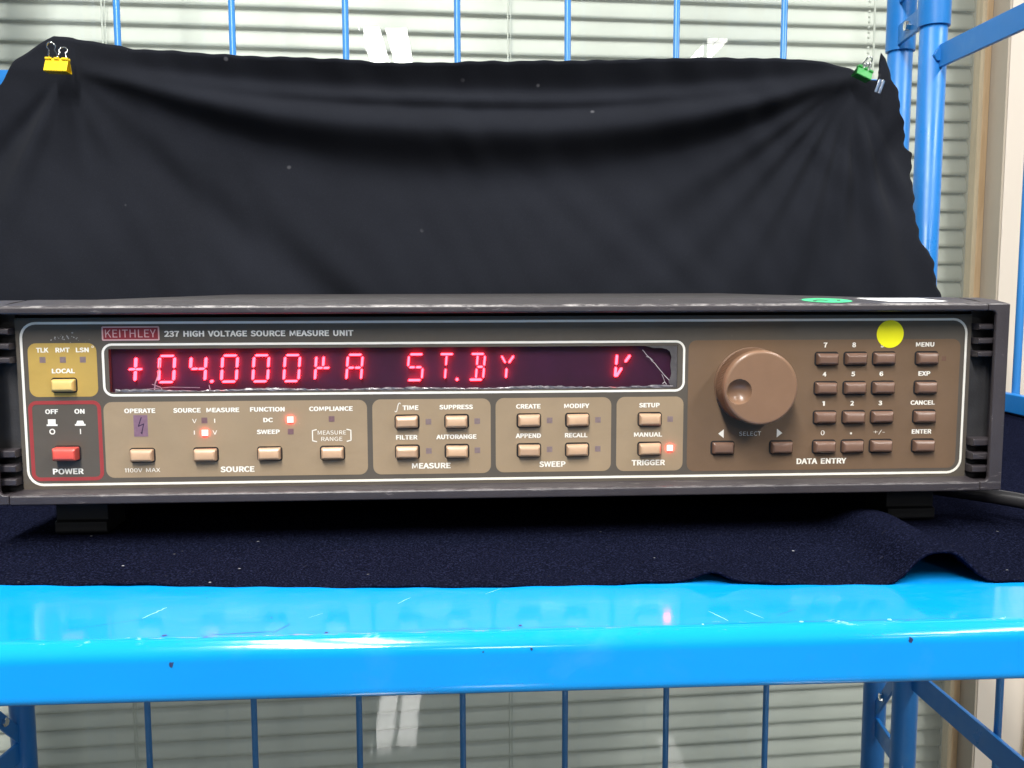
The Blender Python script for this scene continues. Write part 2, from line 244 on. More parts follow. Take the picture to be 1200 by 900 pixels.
# sans-serif capitals and digits as plain outlines (advance : points : triangles)
_FONT_DATA = '''
Ab:213:133,269 229,-13 168,-13 143,66 68,66 43,-13 -16,-13 79,269 120,140 114,162 107,183 101,205 97,218 115,218 111,205 105,183 98,161 91,140 84,116 128,116:6.12.7 12.0.7 12.13.0 13.1.0 6.11.12 14.1.13 6.15.11 15.10.11 15.10.14 10.1.14 9.1.10 6.16.15 8.1.9 6.17.16 19.1.8 6.18.17 6.4.18 4.19.18 4.3.19 3.1.19 6.5.4 2.1.3
Bb:230:112,269 150,265 182,253 205,229 212,195 209,172 200,152 186,137 175,131 175,145 189,141 209,125 222,103 227,75 219,37 195,9 160,-8 118,-13 23,-13 23,269 131,163 146,169 153,178 155,190 152,203 145,211 131,217 107,219 80,219 80,160 105,160 139,41 156,49 166,60 170,76 166,91 157,101 140,108 112,110 80,110 80,38 112,38:18.28.19 28.0.19 28.1.0 28.2.1 28.3.2 28.27.3 27.26.3 26.4.3 18.29.28 25.4.26 24.4.25 23.4.24 23.5.4 22.5.23 21.5.22 21.6.5 20.6.21 30.6.20 18.39.29 39.30.29 39.9.30 9.6.30 9.10.6 10.7.6 39.8.9 7.11.10 8.11.7 39.11.8 39.38.11 38.12.11 18.40.39 37.12.38 36.12.37 36.13.12 35.13.36 34.13.35 33.13.34 33.14.13 32.14.33 31.14.32 41.14.31 18.41.40 18.14.41 18.15.14 18.16.15 18.17.16
Cb:223:17,188 43,234 84,264 134,274 159,271 181,263 199,252 222,231 188,191 169,208 158,215 147,219 135,220 107,214 86,197 72,169 66,129 71,89 85,60 106,43 134,36 148,38 161,43 172,50 194,71 228,31 202,7 182,-6 158,-14 131,-17 82,-7 43,22 17,68 8,128:2.4.3 2.5.4 1.5.2 1.6.5 1.7.6 0.13.1 13.12.1 12.7.1 12.11.7 11.10.7 10.9.7 9.8.7 0.14.13 0.15.14 33.15.0 33.16.15 33.17.16 32.17.33 32.18.17 23.25.24 31.18.32 31.19.18 22.25.23 21.25.22 31.20.19 20.25.21 31.25.20 31.26.25 30.26.31 30.27.26 30.28.27 29.28.30
Db:241:100,269 156,260 199,232 224,188 233,129 225,71 199,25 157,-3 102,-13 23,-13 23,269 131,45 155,62 169,90 174,129 169,169 155,196 131,212 96,218 80,218 80,39 96,39:9.19.10 19.0.10 19.1.0 19.2.1 19.18.2 18.17.2 17.3.2 9.20.19 16.3.17 15.3.16 15.4.3 14.4.15 14.5.4 13.5.14 12.5.13 12.6.5 11.6.12 21.6.11 9.21.20 9.6.21 9.7.6 9.8.7
Eb:206:196,269 196,217 80,217 80,161 177,161 177,109 80,109 80,40 199,40 199,-13 23,-13 23,269:10.2.11 2.0.11 2.1.0 10.3.2 10.6.3 6.4.3 6.5.4 10.7.6 10.8.7 10.9.8
Fb:193:196,269 196,217 80,217 80,155 178,155 178,103 80,103 80,-13 23,-13 23,269:8.2.9 2.0.9 2.1.0 8.3.2 8.6.3 6.4.3 6.5.4 8.7.6
Gb:241:17,188 44,234 86,264 137,274 165,271 188,263 207,251 229,231 196,191 176,208 166,214 154,219 140,220 109,214 87,197 72,169 66,129 71,89 86,60 108,43 140,36 151,37 162,40 171,44 173,45 173,94 118,94 118,146 228,146 228,19 208,3 187,-8 163,-15 136,-17 85,-7 43,22 17,68 8,128:2.4.3 2.5.4 1.5.2 1.6.5 1.7.6 0.13.1 13.12.1 12.7.1 12.11.7 11.10.7 10.9.7 9.8.7 0.14.13 0.15.14 37.15.0 37.16.15 26.28.27 26.25.28 25.29.28 37.17.16 36.17.37 24.29.25 36.18.17 35.18.36 35.19.18 23.29.24 22.29.23 35.20.19 21.29.22 20.29.21 35.29.20 34.29.35 34.30.29 34.31.30 33.31.34 33.32.31
Hb:255:80,269 80,162 175,162 175,269 232,269 232,-13 175,-13 175,109 80,109 80,-13 23,-13 23,269:10.0.11 10.1.0 2.4.3 2.5.4 10.8.1 8.2.1 8.7.2 7.5.2 10.9.8 6.5.7
Ib:103:80,269 80,-13 23,-13 23,269:2.0.3 2.1.0
Kb:226:80,269 80,140 62,140 170,269 239,269 147,158 247,-13 181,-13 110,112 80,77 80,-13 23,-13 23,269:11.0.12 11.2.0 2.1.0 2.4.3 2.5.4 2.8.5 8.6.5 11.9.2 9.8.2 7.6.8 11.10.9
Lb:190:80,269 80,40 192,40 192,-13 23,-13 23,269:4.0.5 4.1.0 4.2.1 4.3.2
Mb:284:79,264 130,122 135,108 139,95 144,81 147,73 138,73 141,81 146,95 150,108 155,122 205,264 256,264 256,-7 212,-7 212,142 212,160 213,180 215,200 216,211 227,211 207,157 157,19 126,19 76,157 57,211 68,211 69,200 70,180 71,160 71,142 71,-7 28,-7 28,264:32.25.33 25.0.33 25.26.0 26.1.0 10.19.11 19.12.11 19.20.12 20.13.12 32.29.25 29.24.25 27.1.26 10.18.19 21.16.20 16.13.20 28.1.27 10.17.18 10.16.17 29.1.28 10.21.16 21.15.16 32.30.29 24.1.29 10.22.21 23.1.24 32.31.30 23.2.1 9.22.10 23.3.2 8.22.9 23.6.3 6.7.3 7.4.3 7.4.8 4.5.8 5.22.8 23.5.6 23.22.5
Nb:253:75,269 173,101 197,55 178,55 177,61 176,81 175,102 174,123 174,269 230,269 230,-13 177,-13 80,156 56,202 75,202 76,196 77,176 78,155 78,135 78,-13 23,-13 23,269:20.13.21 13.0.21 13.14.0 14.1.0 7.9.8 7.10.9 20.17.13 17.12.13 15.1.14 16.1.15 17.12.16 12.1.16 11.1.12 20.18.17 20.19.18 6.10.7 5.2.6 2.10.6 11.5.1 5.2.1 11.4.5 11.3.4 11.2.3 11.10.2
Ob:260:16,189 41,234 80,264 130,274 179,264 219,234 243,189 252,129 243,70 219,23 180,-7 130,-17 80,-7 41,23 16,70 8,129 189,169 175,197 156,214 130,220 104,214 85,197 71,169 66,129 71,89 85,60 104,43 130,37 155,43 175,60 189,89 194,129:2.4.3 1.4.2 1.5.4 0.20.1 20.19.1 19.5.1 19.18.5 18.6.5 17.6.18 0.21.20 16.6.17 0.22.21 15.22.0 16.7.6 15.23.22 31.7.16 14.23.15 31.8.7 14.24.23 30.8.31 29.8.30 14.25.24 13.25.14 29.9.8 28.9.29 13.26.25 27.9.28 13.27.26 13.9.27 13.10.9 12.10.13 12.11.10
Pb:222:109,269 151,265 186,250 209,222 217,181 209,141 186,111 152,95 111,90 80,90 80,-13 23,-13 23,269 132,144 148,151 156,163 160,181 156,199 148,209 131,216 104,218 80,218 80,141 105,141:11.21.12 21.0.12 21.1.0 21.2.1 21.3.2 21.20.3 20.19.3 19.18.3 18.4.3 11.22.21 17.4.18 16.4.17 16.5.4 15.5.16 14.5.15 13.5.14 23.5.13 11.23.22 11.9.23 9.5.23 9.6.5 9.7.6 9.8.7 11.10.9
Rb:222:134,150 149,157 157,168 160,185 157,201 149,210 134,216 110,218 80,218 80,147 110,147 80,96 80,-13 23,-13 23,269 116,269 155,265 188,251 210,224 218,185 213,154 199,129 177,111 166,106 234,-13 169,-13 107,96:13.8.14 8.15.14 8.16.15 8.17.16 8.18.17 8.7.18 7.6.18 6.19.18 13.9.8 5.19.6 4.19.5 3.19.4 3.20.19 2.20.3 1.20.2 0.20.1 0.21.20 10.21.0 13.11.9 11.10.9 11.21.10 11.22.21 11.23.22 11.26.23 26.24.23 13.12.11 25.24.26
Sb:209:35,73 58,53 74,44 90,38 107,36 126,39 138,45 145,54 148,66 146,77 140,85 129,92 112,100 76,116 56,126 37,142 22,164 16,193 23,226 43,252 73,268 109,274 134,271 157,264 177,253 202,231 170,192 149,209 137,215 124,219 110,220 94,218 83,213 77,205 74,196 77,185 84,178 95,170 109,164 146,148 169,137 188,120 202,98 206,68 199,34 179,7 147,-11 107,-17 78,-14 51,-6 28,7 -1,32:20.22.21 20.23.22 19.23.20 19.24.23 19.25.24 18.25.19 18.30.25 30.29.25 29.28.25 28.27.25 27.26.25 17.31.18 31.30.18 17.32.31 17.33.32 17.34.33 17.35.34 16.35.17 16.36.35 16.37.36 16.38.37 16.39.38 15.39.16 15.40.39 14.40.15 14.41.40 13.41.14 13.42.41 12.42.13 11.42.12 11.43.42 10.43.11 9.43.10 8.43.9 51.1.0 8.44.43 7.44.8 6.44.7 51.2.1 5.44.6 51.3.2 4.44.5 51.4.3 51.44.4 51.45.44 50.45.51 49.45.50 49.46.45 48.46.49 48.47.46
Tb:210:-2,217 -2,269 211,269 211,217 134,217 134,-13 76,-13 76,217:0.2.1 0.3.2 7.3.0 6.4.7 4.3.7 6.5.4
Ub:252:22,269 79,269 79,106 83,70 94,50 108,40 126,36 145,40 160,50 170,70 175,106 175,269 231,269 231,105 223,50 201,11 167,-11 126,-17 85,-11 51,11 29,50 22,105:21.1.0 21.2.1 10.12.11 10.13.12 9.13.10 21.3.2 20.3.21 9.14.13 8.14.9 20.4.3 7.14.8 19.4.20 19.5.4 7.15.14 6.15.7 19.6.5 19.15.6 18.15.19 18.16.15 18.17.16
Vb:201:44,269 88,121 94,99 100,79 106,58 110,45 93,45 97,58 103,79 109,99 115,121 159,269 218,269 129,-13 73,-13 -17,269:14.0.15 14.1.0 10.12.11 10.13.12 14.2.1 9.13.10 14.3.2 8.13.9 14.7.3 7.4.3 7.4.8 4.13.8 14.6.7 5.13.4 14.5.6 14.13.5
Wb:307:48,264 76,118 80,97 84,77 88,56 90,40 81,40 84,56 88,77 93,98 98,119 134,264 175,264 212,119 217,98 221,77 225,56 229,40 220,40 222,56 226,77 229,97 233,118 262,264 306,264 251,-7 201,-7 160,153 157,168 154,183 151,197 149,206 159,206 157,197 153,183 150,168 147,153 107,-7 58,-7 1,264:38.0.39 38.1.0 10.12.11 10.31.12 31.32.12 32.13.12 22.24.23 22.25.24 10.30.31 33.13.32 10.34.30 34.29.30 34.29.33 29.13.33 28.13.29 10.35.34 27.13.28 10.36.35 10.37.36 26.13.27 9.37.10 26.14.13 38.2.1 21.25.22 26.15.14 8.37.9 38.3.2 20.25.21 26.19.15 19.16.15 7.4.8 4.37.8 38.7.3 7.4.3 19.16.20 16.25.20 17.25.16 38.6.7 5.37.4 26.18.19 38.5.6 38.37.5 26.17.18 26.25.17
Xb:201:-11,269 54,269 93,197 97,188 102,179 107,170 109,166 95,166 97,169 101,179 106,188 110,197 148,269 211,269 134,131 217,-13 152,-13 110,63 105,73 100,83 94,94 92,98 106,98 104,94 98,84 93,73 88,64 48,-13 -15,-13 67,133:29.1.0 29.2.1 11.13.12 11.14.13 29.3.2 10.14.11 29.9.3 9.4.3 9.4.10 4.14.10 5.14.4 29.8.9 6.14.5 29.7.8 29.6.7 29.14.6 28.21.29 21.14.29 21.22.14 22.15.14 28.20.21 23.15.22 24.19.23 19.15.23 28.24.20 24.19.20 28.25.24 18.15.19 28.26.25 17.15.18 28.27.26 16.15.17
Yb:186:-20,269 42,269 79,189 85,175 91,161 97,147 100,140 86,140 89,147 96,161 102,175 108,189 145,269 206,269 121,97 121,-13 64,-13 64,97:17.1.0 17.2.1 11.13.12 11.14.13 17.3.2 10.14.11 9.14.10 17.4.3 8.5.9 5.14.9 17.8.4 8.5.4 17.7.8 6.14.5 17.6.7 17.14.6 16.14.17 16.15.14
0b:194:11,190 28,236 58,264 97,274 137,264 166,236 184,190 190,129 184,68 166,22 137,-8 97,-17 58,-8 28,22 11,68 5,129 130,175 121,205 110,219 97,223 85,219 73,205 64,175 61,129 64,83 73,53 85,38 97,34 110,38 121,53 130,83 134,129:2.4.3 1.4.2 1.5.4 1.19.5 19.18.5 18.6.5 0.20.1 20.19.1 0.21.20 17.6.18 0.22.21 16.6.17 16.7.6 15.22.0 15.23.22 31.7.16 31.8.7 14.23.15 14.24.23 30.8.31 29.8.30 14.25.24 13.25.14 29.9.8 13.26.25 28.9.29 13.27.26 27.9.28 13.9.27 12.9.13 12.10.9 12.11.10
1b:194:76,39 76,206 30,206 30,249 55,254 68,258 79,262 93,269 133,269 133,39 184,39 184,-13 18,-13 18,39:6.8.7 6.9.8 5.9.6 4.1.5 1.9.5 3.1.4 2.1.3 0.9.1 12.0.13 12.9.0 12.10.9 12.11.10
2b:194:59,77 94,119 114,154 120,185 118,201 112,212 102,220 86,223 74,221 63,216 52,208 33,188 -4,224 22,249 42,262 64,271 90,274 125,268 153,250 171,221 177,186 169,143 147,101 114,59 96,40 73,38 84,39 95,40 106,40 189,40 189,-13 3,-13 3,24:15.17.16 14.17.15 14.18.17 13.18.14 13.19.18 12.7.13 7.19.13 11.10.12 10.9.12 9.8.12 8.7.12 6.19.7 6.20.19 5.20.6 4.20.5 3.20.4 3.21.20 2.21.3 1.21.2 1.22.21 0.22.1 0.23.22 32.23.0 32.25.23 25.24.23 27.29.28 27.30.29 26.30.27 25.30.26 32.30.25 31.30.32
3b:194:25,70 46,50 59,42 73,37 90,35 107,37 119,44 127,55 129,70 126,85 117,97 97,105 50,110 50,157 92,162 110,170 118,181 121,195 119,207 113,215 104,220 90,223 78,221 67,217 56,210 35,193 2,232 28,253 46,264 67,271 91,274 125,269 153,254 172,230 179,197 175,172 164,150 146,134 133,128 133,142 148,136 168,120 182,97 187,68 180,32 159,5 128,-12 92,-17 62,-14 37,-5 17,8 -7,30:29.31.30 28.31.29 28.32.31 27.32.28 27.33.32 26.33.27 25.24.26 24.23.26 23.22.26 22.21.26 21.33.26 21.20.33 20.34.33 19.34.20 18.34.19 17.34.18 17.35.34 16.35.17 15.35.16 15.36.35 14.36.15 13.36.14 12.39.13 39.36.13 39.40.36 40.37.36 12.38.39 37.41.40 38.41.37 12.41.38 12.42.41 11.42.12 10.42.11 10.43.42 9.43.10 8.43.9 51.1.0 7.43.8 7.44.43 6.44.7 51.2.1 5.44.6 51.3.2 4.44.5 51.4.3 51.44.4 51.45.44 50.45.51 49.45.50 49.46.45 48.46.49 48.47.46
4b:194:-5,58 -5,95 107,269 162,269 162,109 196,109 196,58 162,58 162,-13 107,-13 107,58 107,186 107,199 108,211 108,209 127,209 126,206 120,197 115,187 109,177 64,109 107,109 107,175:1.3.2 1.13.3 13.15.3 15.4.3 1.14.13 12.15.13 1.12.14 12.15.14 16.4.15 17.4.16 1.11.12 18.4.17 19.4.18 1.22.11 20.4.19 1.20.22 20.21.22 1.4.20 1.5.4 1.6.5 0.6.1 10.6.0 9.7.10 7.6.10 9.8.7
5b:194:24,69 45,50 57,42 71,37 88,35 105,38 118,47 127,62 131,83 127,103 119,117 107,125 89,129 80,128 72,125 64,122 47,111 17,130 27,269 176,269 176,217 78,217 74,176 64,171 74,175 86,177 99,178 133,172 162,155 182,125 188,83 180,41 159,9 128,-11 92,-17 62,-14 37,-5 17,7 -8,28:17.21.18 21.19.18 21.20.19 17.23.21 23.22.21 25.27.26 24.27.25 23.27.24 23.28.27 17.28.23 17.12.28 12.29.28 16.15.17 15.14.17 14.13.17 13.12.17 11.29.12 10.29.11 10.30.29 9.30.10 8.30.9 8.31.30 7.31.8 38.1.0 6.31.7 38.2.1 5.31.6 38.3.2 5.32.31 4.32.5 38.4.3 38.32.4 37.32.38 37.33.32 36.33.37 35.33.36 35.34.33
6b:194:15,190 38,238 73,265 114,274 136,272 154,265 170,256 192,236 157,197 140,214 133,218 124,221 116,222 96,218 80,204 68,175 66,163 55,151 71,162 89,169 108,172 142,166 169,148 186,118 192,79 185,40 167,10 139,-10 105,-17 65,-8 34,20 14,64 7,123 117,36 126,44 133,59 136,79 134,99 127,112 118,120 102,123 94,122 83,117 72,109 64,99 68,71 78,49 90,37 105,34:2.4.3 2.5.4 1.5.2 1.6.5 1.7.6 0.13.1 13.12.1 12.7.1 12.11.7 11.10.7 10.9.7 9.8.7 0.14.13 0.15.14 32.15.0 32.16.15 19.21.20 18.21.19 18.22.21 32.17.16 17.22.18 32.22.17 32.40.22 40.23.22 32.41.40 39.23.40 31.43.32 43.42.32 42.41.32 38.23.39 38.24.23 37.24.38 31.44.43 31.45.44 36.24.37 35.24.36 35.25.24 31.46.45 30.46.31 34.25.35 30.47.46 33.25.34 33.26.25 30.48.47 48.26.33 30.26.48 29.26.30 29.27.26 28.27.29
7b:194:5,217 5,269 190,269 190,234 152,176 131,124 120,67 114,-13 56,-13 63,69 76,129 99,183 119,217:0.2.1 0.3.2 0.12.3 12.4.3 11.4.12 10.4.11 10.5.4 9.5.10 9.6.5 8.6.9 8.7.6
8b:194:8,92 21,115 38,133 51,141 51,130 41,138 28,154 19,173 16,196 22,227 40,252 67,268 99,273 133,267 159,251 176,225 182,193 178,170 169,150 156,133 148,126 148,136 159,128 175,111 187,89 191,61 184,30 164,5 135,-11 98,-17 61,-11 31,5 11,31 3,63 127,205 121,215 112,221 98,224 87,222 78,216 72,208 70,196 74,181 83,170 99,160 112,154 117,159 124,170 128,180 129,191 131,79 120,91 100,102 82,110 74,104 65,93 59,80 57,67 60,53 68,42 81,35 98,32 114,34 126,41 133,50 135,62:11.13.12 10.13.11 10.14.13 9.14.10 9.15.14 8.38.9 38.37.9 37.15.9 37.36.15 36.16.15 8.39.38 35.16.36 8.40.39 34.16.35 8.41.40 49.16.34 8.42.41 7.42.8 49.17.16 48.17.49 7.43.42 47.17.48 6.43.7 6.44.43 47.18.17 46.18.47 6.45.44 45.18.46 6.18.45 5.3.6 3.18.6 3.21.18 21.19.18 5.2.3 4.21.3 2.4.5 4.20.21 22.19.21 20.22.19 1.4.2 1.20.4 20.23.22 1.23.20 0.53.1 53.23.1 53.24.23 0.54.53 52.24.53 0.55.54 51.24.52 0.56.55 33.56.0 50.24.51 50.25.24 33.57.56 65.25.50 33.58.57 32.58.33 64.25.65 64.26.25 32.59.58 63.26.64 32.60.59 62.26.63 32.61.60 61.26.62 32.26.61 31.26.32 31.27.26 30.27.31 30.28.27 30.29.28
9b:194:37,59 54,44 63,39 72,36 80,35 99,39 114,53 127,82 128,94 140,106 124,95 105,87 86,85 52,91 25,109 8,139 3,178 9,216 28,247 55,267 89,274 129,265 161,239 181,196 188,139 180,70 157,21 123,-8 83,-17 60,-15 41,-9 25,1 3,21 78,221 68,213 61,198 58,178 61,158 67,145 77,137 92,134 101,135 112,140 123,149 132,159 127,187 118,208 105,220 89,223:19.21.20 18.21.19 18.22.21 17.22.18 17.48.22 48.47.22 47.23.22 17.33.48 17.34.33 46.23.47 16.34.17 16.35.34 45.23.46 16.36.35 45.24.23 44.24.45 15.36.16 15.37.36 43.24.44 15.38.37 42.24.43 15.39.38 41.24.42 41.9.24 9.25.24 14.39.15 14.40.39 40.9.41 14.9.40 13.9.14 13.10.9 8.25.9 13.11.10 7.25.8 12.11.13 6.25.7 6.26.25 32.1.0 5.26.6 32.2.1 4.26.5 32.3.2 32.4.3 32.26.4 32.27.26 31.27.32 30.27.31 30.28.27 29.28.30
+b:194:1,105 1,154 72,154 72,230 122,230 122,154 194,154 194,105 122,105 122,28 72,28 72,105:2.4.3 2.5.4 0.2.1 0.5.2 0.6.5 0.7.6 11.7.0 10.8.11 8.7.11 10.9.8
/b:137:149,291 37,-75 -13,-75 100,291:2.0.3 2.1.0
-b:121:118,123 118,73 4,73 4,123:2.0.3 2.1.0
Ar:213:1,0 34,0 59,78 153,78 177,0 211,0 124,257 88,257 67,104 79,144 86,165 93,187 99,208 105,230 106,230 113,208 119,187 125,165 132,144 145,104:0.13.7 13.6.7 13.14.6 14.5.6 0.12.13 15.5.14 16.5.15 0.11.12 17.5.16 0.10.11 18.5.17 0.9.10 0.8.9 19.5.18 0.2.8 2.19.8 2.3.19 3.5.19 0.1.2 4.5.3
Br:230:35,0 117,0 156,5 187,19 207,42 214,75 210,99 200,117 183,129 162,137 162,138 178,147 190,159 197,176 200,194 193,223 175,242 147,253 111,257 35,257 68,148 68,231 107,231 134,229 153,222 164,209 168,190 164,172 153,159 134,151 106,148 68,26 68,123 112,123 142,120 164,111 178,97 182,76 178,54 164,38 142,29 112,26:0.21.19 21.18.19 21.17.18 21.16.17 21.22.16 22.23.16 23.15.16 0.20.21 24.15.23 24.14.15 25.14.24 26.14.25 26.13.14 27.13.26 27.12.13 28.12.27 28.11.12 29.11.28 30.11.29 0.32.20 32.30.20 32.11.30 32.10.11 32.9.10 32.8.9 32.33.8 33.7.8 0.31.32 34.7.33 35.7.34 35.6.7 36.6.35 36.5.6 37.5.36 38.5.37 38.4.5 39.4.38 39.3.4 40.3.39 41.3.40 0.41.31 0.3.41 0.2.3 0.1.2
Cr:223:132,-5 155,-2 176,5 195,17 211,32 193,53 180,41 166,32 151,26 133,24 100,31 75,52 59,85 54,129 59,172 76,205 101,226 134,233 150,231 164,226 176,219 187,209 204,230 192,242 175,252 156,259 134,261 89,252 53,226 29,184 20,128 29,72 52,31 88,4:27.25.26 27.24.25 28.24.27 28.23.24 28.17.23 17.22.23 28.16.17 18.22.17 19.22.18 19.20.22 20.21.22 29.16.28 29.15.16 29.14.15 30.14.29 30.13.14 30.12.13 31.12.30 31.11.12 32.11.31 6.4.5 32.10.11 7.4.6 7.3.4 8.3.7 32.9.10 33.9.32 9.3.8 33.3.9 33.2.3 33.1.2 0.1.33
Dr:241:35,0 101,0 152,9 190,34 212,75 220,129 212,184 189,224 152,248 99,257 35,257 68,27 68,230 97,230 136,224 165,204 181,172 187,129 181,86 165,54 136,34 97,27:0.12.10 12.9.10 12.8.9 12.13.8 13.7.8 0.11.12 14.7.13 15.7.14 15.6.7 16.6.15 16.5.6 17.5.16 18.5.17 18.4.5 19.4.18 19.3.4 20.3.19 20.2.3 21.2.20 0.21.11 0.2.21 0.1.2
Er:206:35,0 187,0 187,28 68,28 68,121 165,121 165,149 68,149 68,229 183,229 183,257 35,257:0.8.11 8.10.11 8.9.10 0.7.8 0.4.7 4.6.7 4.5.6 0.3.4 0.2.3 0.1.2
Fr:193:35,0 68,0 68,115 166,115 166,143 68,143 68,229 183,229 183,257 35,257:0.6.9 6.8.9 6.7.8 0.5.6 0.2.5 2.4.5 2.3.4 0.1.2
Gr:241:136,-5 161,-2 182,4 201,13 215,25 215,133 131,133 131,106 186,106 186,39 177,33 165,28 153,25 139,24 103,31 76,52 59,85 54,129 60,172 77,205 104,226 139,233 157,231 171,226 184,218 194,209 212,230 199,241 183,251 162,258 138,261 91,252 54,226 29,184 20,128 29,72 53,31 90,4:31.29.30 31.28.29 32.28.31 32.27.28 32.21.27 21.26.27 32.20.21 22.26.21 23.26.22 23.24.26 24.25.26 33.20.32 33.19.20 33.18.19 34.18.33 34.17.18 7.5.6 7.8.5 8.4.5 34.16.17 35.16.34 9.4.8 35.15.16 36.15.35 36.14.15 10.4.9 11.4.10 36.13.14 37.13.36 12.4.11 12.3.4 13.3.12 37.3.13 37.2.3 0.2.37 0.1.2
Hr:255:35,0 68,0 68,121 187,121 187,0 220,0 220,257 187,257 187,149 68,149 68,257 35,257:0.10.11 0.9.10 8.6.7 8.5.6 0.2.9 2.8.9 2.3.8 3.5.8 0.1.2 4.5.3
Ir:103:35,0 68,0 68,257 35,257:0.2.3 0.1.2
Kr:226:35,0 68,0 68,81 112,134 189,0 225,0 132,159 213,257 176,257 68,128 68,128 68,257 35,257:0.11.12 0.10.11 9.7.8 9.6.7 9.3.6 3.5.6 9.2.3 4.5.3 0.9.10 0.2.9 0.1.2
Lr:190:35,0 180,0 180,28 68,28 68,257 35,257:0.4.5 0.3.4 0.2.3 0.1.2
Mr:284:35,0 64,0 64,142 64,160 63,180 62,200 60,218 62,218 82,159 131,26 153,26 201,159 222,218 223,218 222,200 220,180 219,160 219,142 219,0 249,0 249,257 210,257 161,119 157,106 152,93 148,79 143,66 142,66 137,79 133,93 128,106 123,119 74,257 35,257:0.6.33 6.32.33 6.7.32 7.31.32 22.12.21 12.20.21 12.13.20 13.19.20 0.5.6 8.31.7 22.11.12 14.19.13 0.4.5 15.19.14 0.3.4 16.19.15 0.2.3 17.19.16 9.31.8 22.10.11 0.1.2 18.19.17 9.30.31 23.10.22 24.10.23 9.29.30 9.28.29 25.10.24 9.27.28 26.10.25 9.26.27 9.10.26
Nr:253:35,0 66,0 66,135 65,155 64,175 63,195 62,215 63,215 91,162 185,0 218,0 218,257 187,257 187,123 187,103 188,82 190,62 192,42 190,42 162,95 68,257 35,257:0.6.21 6.20.21 6.7.20 7.19.20 13.11.12 13.10.11 0.5.6 8.19.7 0.4.5 0.3.4 9.19.8 0.2.3 0.1.2 14.10.13 15.10.14 9.18.19 16.10.15 17.10.16 9.17.18 9.10.17
Or:260:130,-5 174,5 209,31 231,74 239,129 231,185 209,226 174,252 130,261 86,252 51,226 28,185 20,129 28,74 51,31 86,5 130,24 98,31 74,52 59,86 54,129 59,172 74,205 98,226 130,233 161,226 185,205 201,172 206,129 201,86 185,52 161,31:9.7.8 10.7.9 10.24.7 24.6.7 10.23.24 25.6.24 11.23.10 25.5.6 26.5.25 11.22.23 27.5.26 11.21.22 12.21.11 27.4.5 12.20.21 28.4.27 13.20.12 13.19.20 29.4.28 29.3.4 30.3.29 13.18.19 14.18.13 30.2.3 31.2.30 14.17.18 31.1.2 15.17.14 16.1.31 15.16.17 15.1.16 15.0.1
Pr:222:35,0 68,0 68,102 110,102 148,107 178,121 198,146 204,181 198,217 178,240 148,253 109,257 35,257 68,129 68,230 104,230 134,228 155,220 168,205 172,181 168,158 156,141 135,132 106,129:0.14.12 14.11.12 14.10.11 14.9.10 14.15.9 15.16.9 16.8.9 0.13.14 17.8.16 18.8.17 18.7.8 19.7.18 20.7.19 20.6.7 21.6.20 21.5.6 22.5.21 23.5.22 0.2.13 2.23.13 2.5.23 2.4.5 2.3.4 0.1.2
Rr:222:68,135 68,230 111,230 137,228 157,220 169,206 173,185 169,163 157,147 137,138 111,135 176,0 213,0 147,112 171,122 189,137 201,158 205,185 199,219 180,241 152,253 116,257 35,257 35,0 68,0 68,109 114,109:23.1.22 1.21.22 1.20.21 1.19.20 1.2.19 2.3.19 3.18.19 23.0.1 4.18.3 5.18.4 5.17.18 6.17.5 7.17.6 7.16.17 8.16.7 8.15.16 9.15.8 10.15.9 10.14.15 23.25.0 25.10.0 25.14.10 25.13.14 25.26.13 26.12.13 23.24.25 11.12.26
Sr:209:106,-5 143,1 170,17 188,40 194,68 190,93 178,112 162,126 141,137 104,153 89,159 75,168 65,180 62,196 65,211 75,223 90,230 110,233 127,231 142,226 156,219 168,209 185,230 170,242 152,252 132,259 110,261 77,256 52,242 35,221 29,193 34,169 46,150 63,137 81,127 118,111 135,103 148,94 157,82 161,65 157,48 146,35 130,27 107,24 87,26 68,33 51,43 36,56 17,33 35,18 56,6 80,-2:27.25.26 27.24.25 28.24.27 28.23.24 28.22.23 29.16.28 16.17.28 17.22.28 18.22.17 19.22.18 29.15.16 19.20.22 20.21.22 29.14.15 30.14.29 30.13.14 30.12.13 31.12.30 31.11.12 32.11.31 32.10.11 32.9.10 32.8.9 33.8.32 33.7.8 34.7.33 35.7.34 35.6.7 35.5.6 36.5.35 37.5.36 38.5.37 38.4.5 39.4.38 39.3.4 40.3.39 48.46.47 41.3.40 48.45.46 41.2.3 42.2.41 49.45.48 49.44.45 43.2.42 49.43.44 49.2.43 50.2.49 50.1.2 51.1.50 51.0.1
Tr:210:89,0 121,0 121,229 199,229 199,257 11,257 11,229 89,229:6.4.5 6.3.4 7.3.6 0.2.7 2.3.7 0.1.2
Ur:252:126,-5 163,1 192,20 211,54 218,106 218,257 187,257 187,105 183,66 170,41 150,28 126,24 103,28 84,41 71,66 67,105 67,257 34,257 34,106 41,54 61,20 90,1:18.16.17 18.15.16 7.5.6 7.4.5 19.15.18 7.3.4 19.14.15 8.3.7 19.13.14 9.3.8 9.2.3 20.13.19 20.12.13 10.2.9 20.11.12 11.2.10 20.2.11 20.1.2 21.1.20 21.0.1
Vr:201:82,0 120,0 201,257 168,257 127,118 121,96 115,75 109,55 102,33 101,33 94,55 88,75 82,96 76,118 34,257 0,257:0.14.15 0.13.14 4.2.3 4.1.2 0.12.13 5.1.4 6.1.5 0.11.12 0.10.11 7.1.6 0.9.10 8.1.7 0.8.9 0.1.8
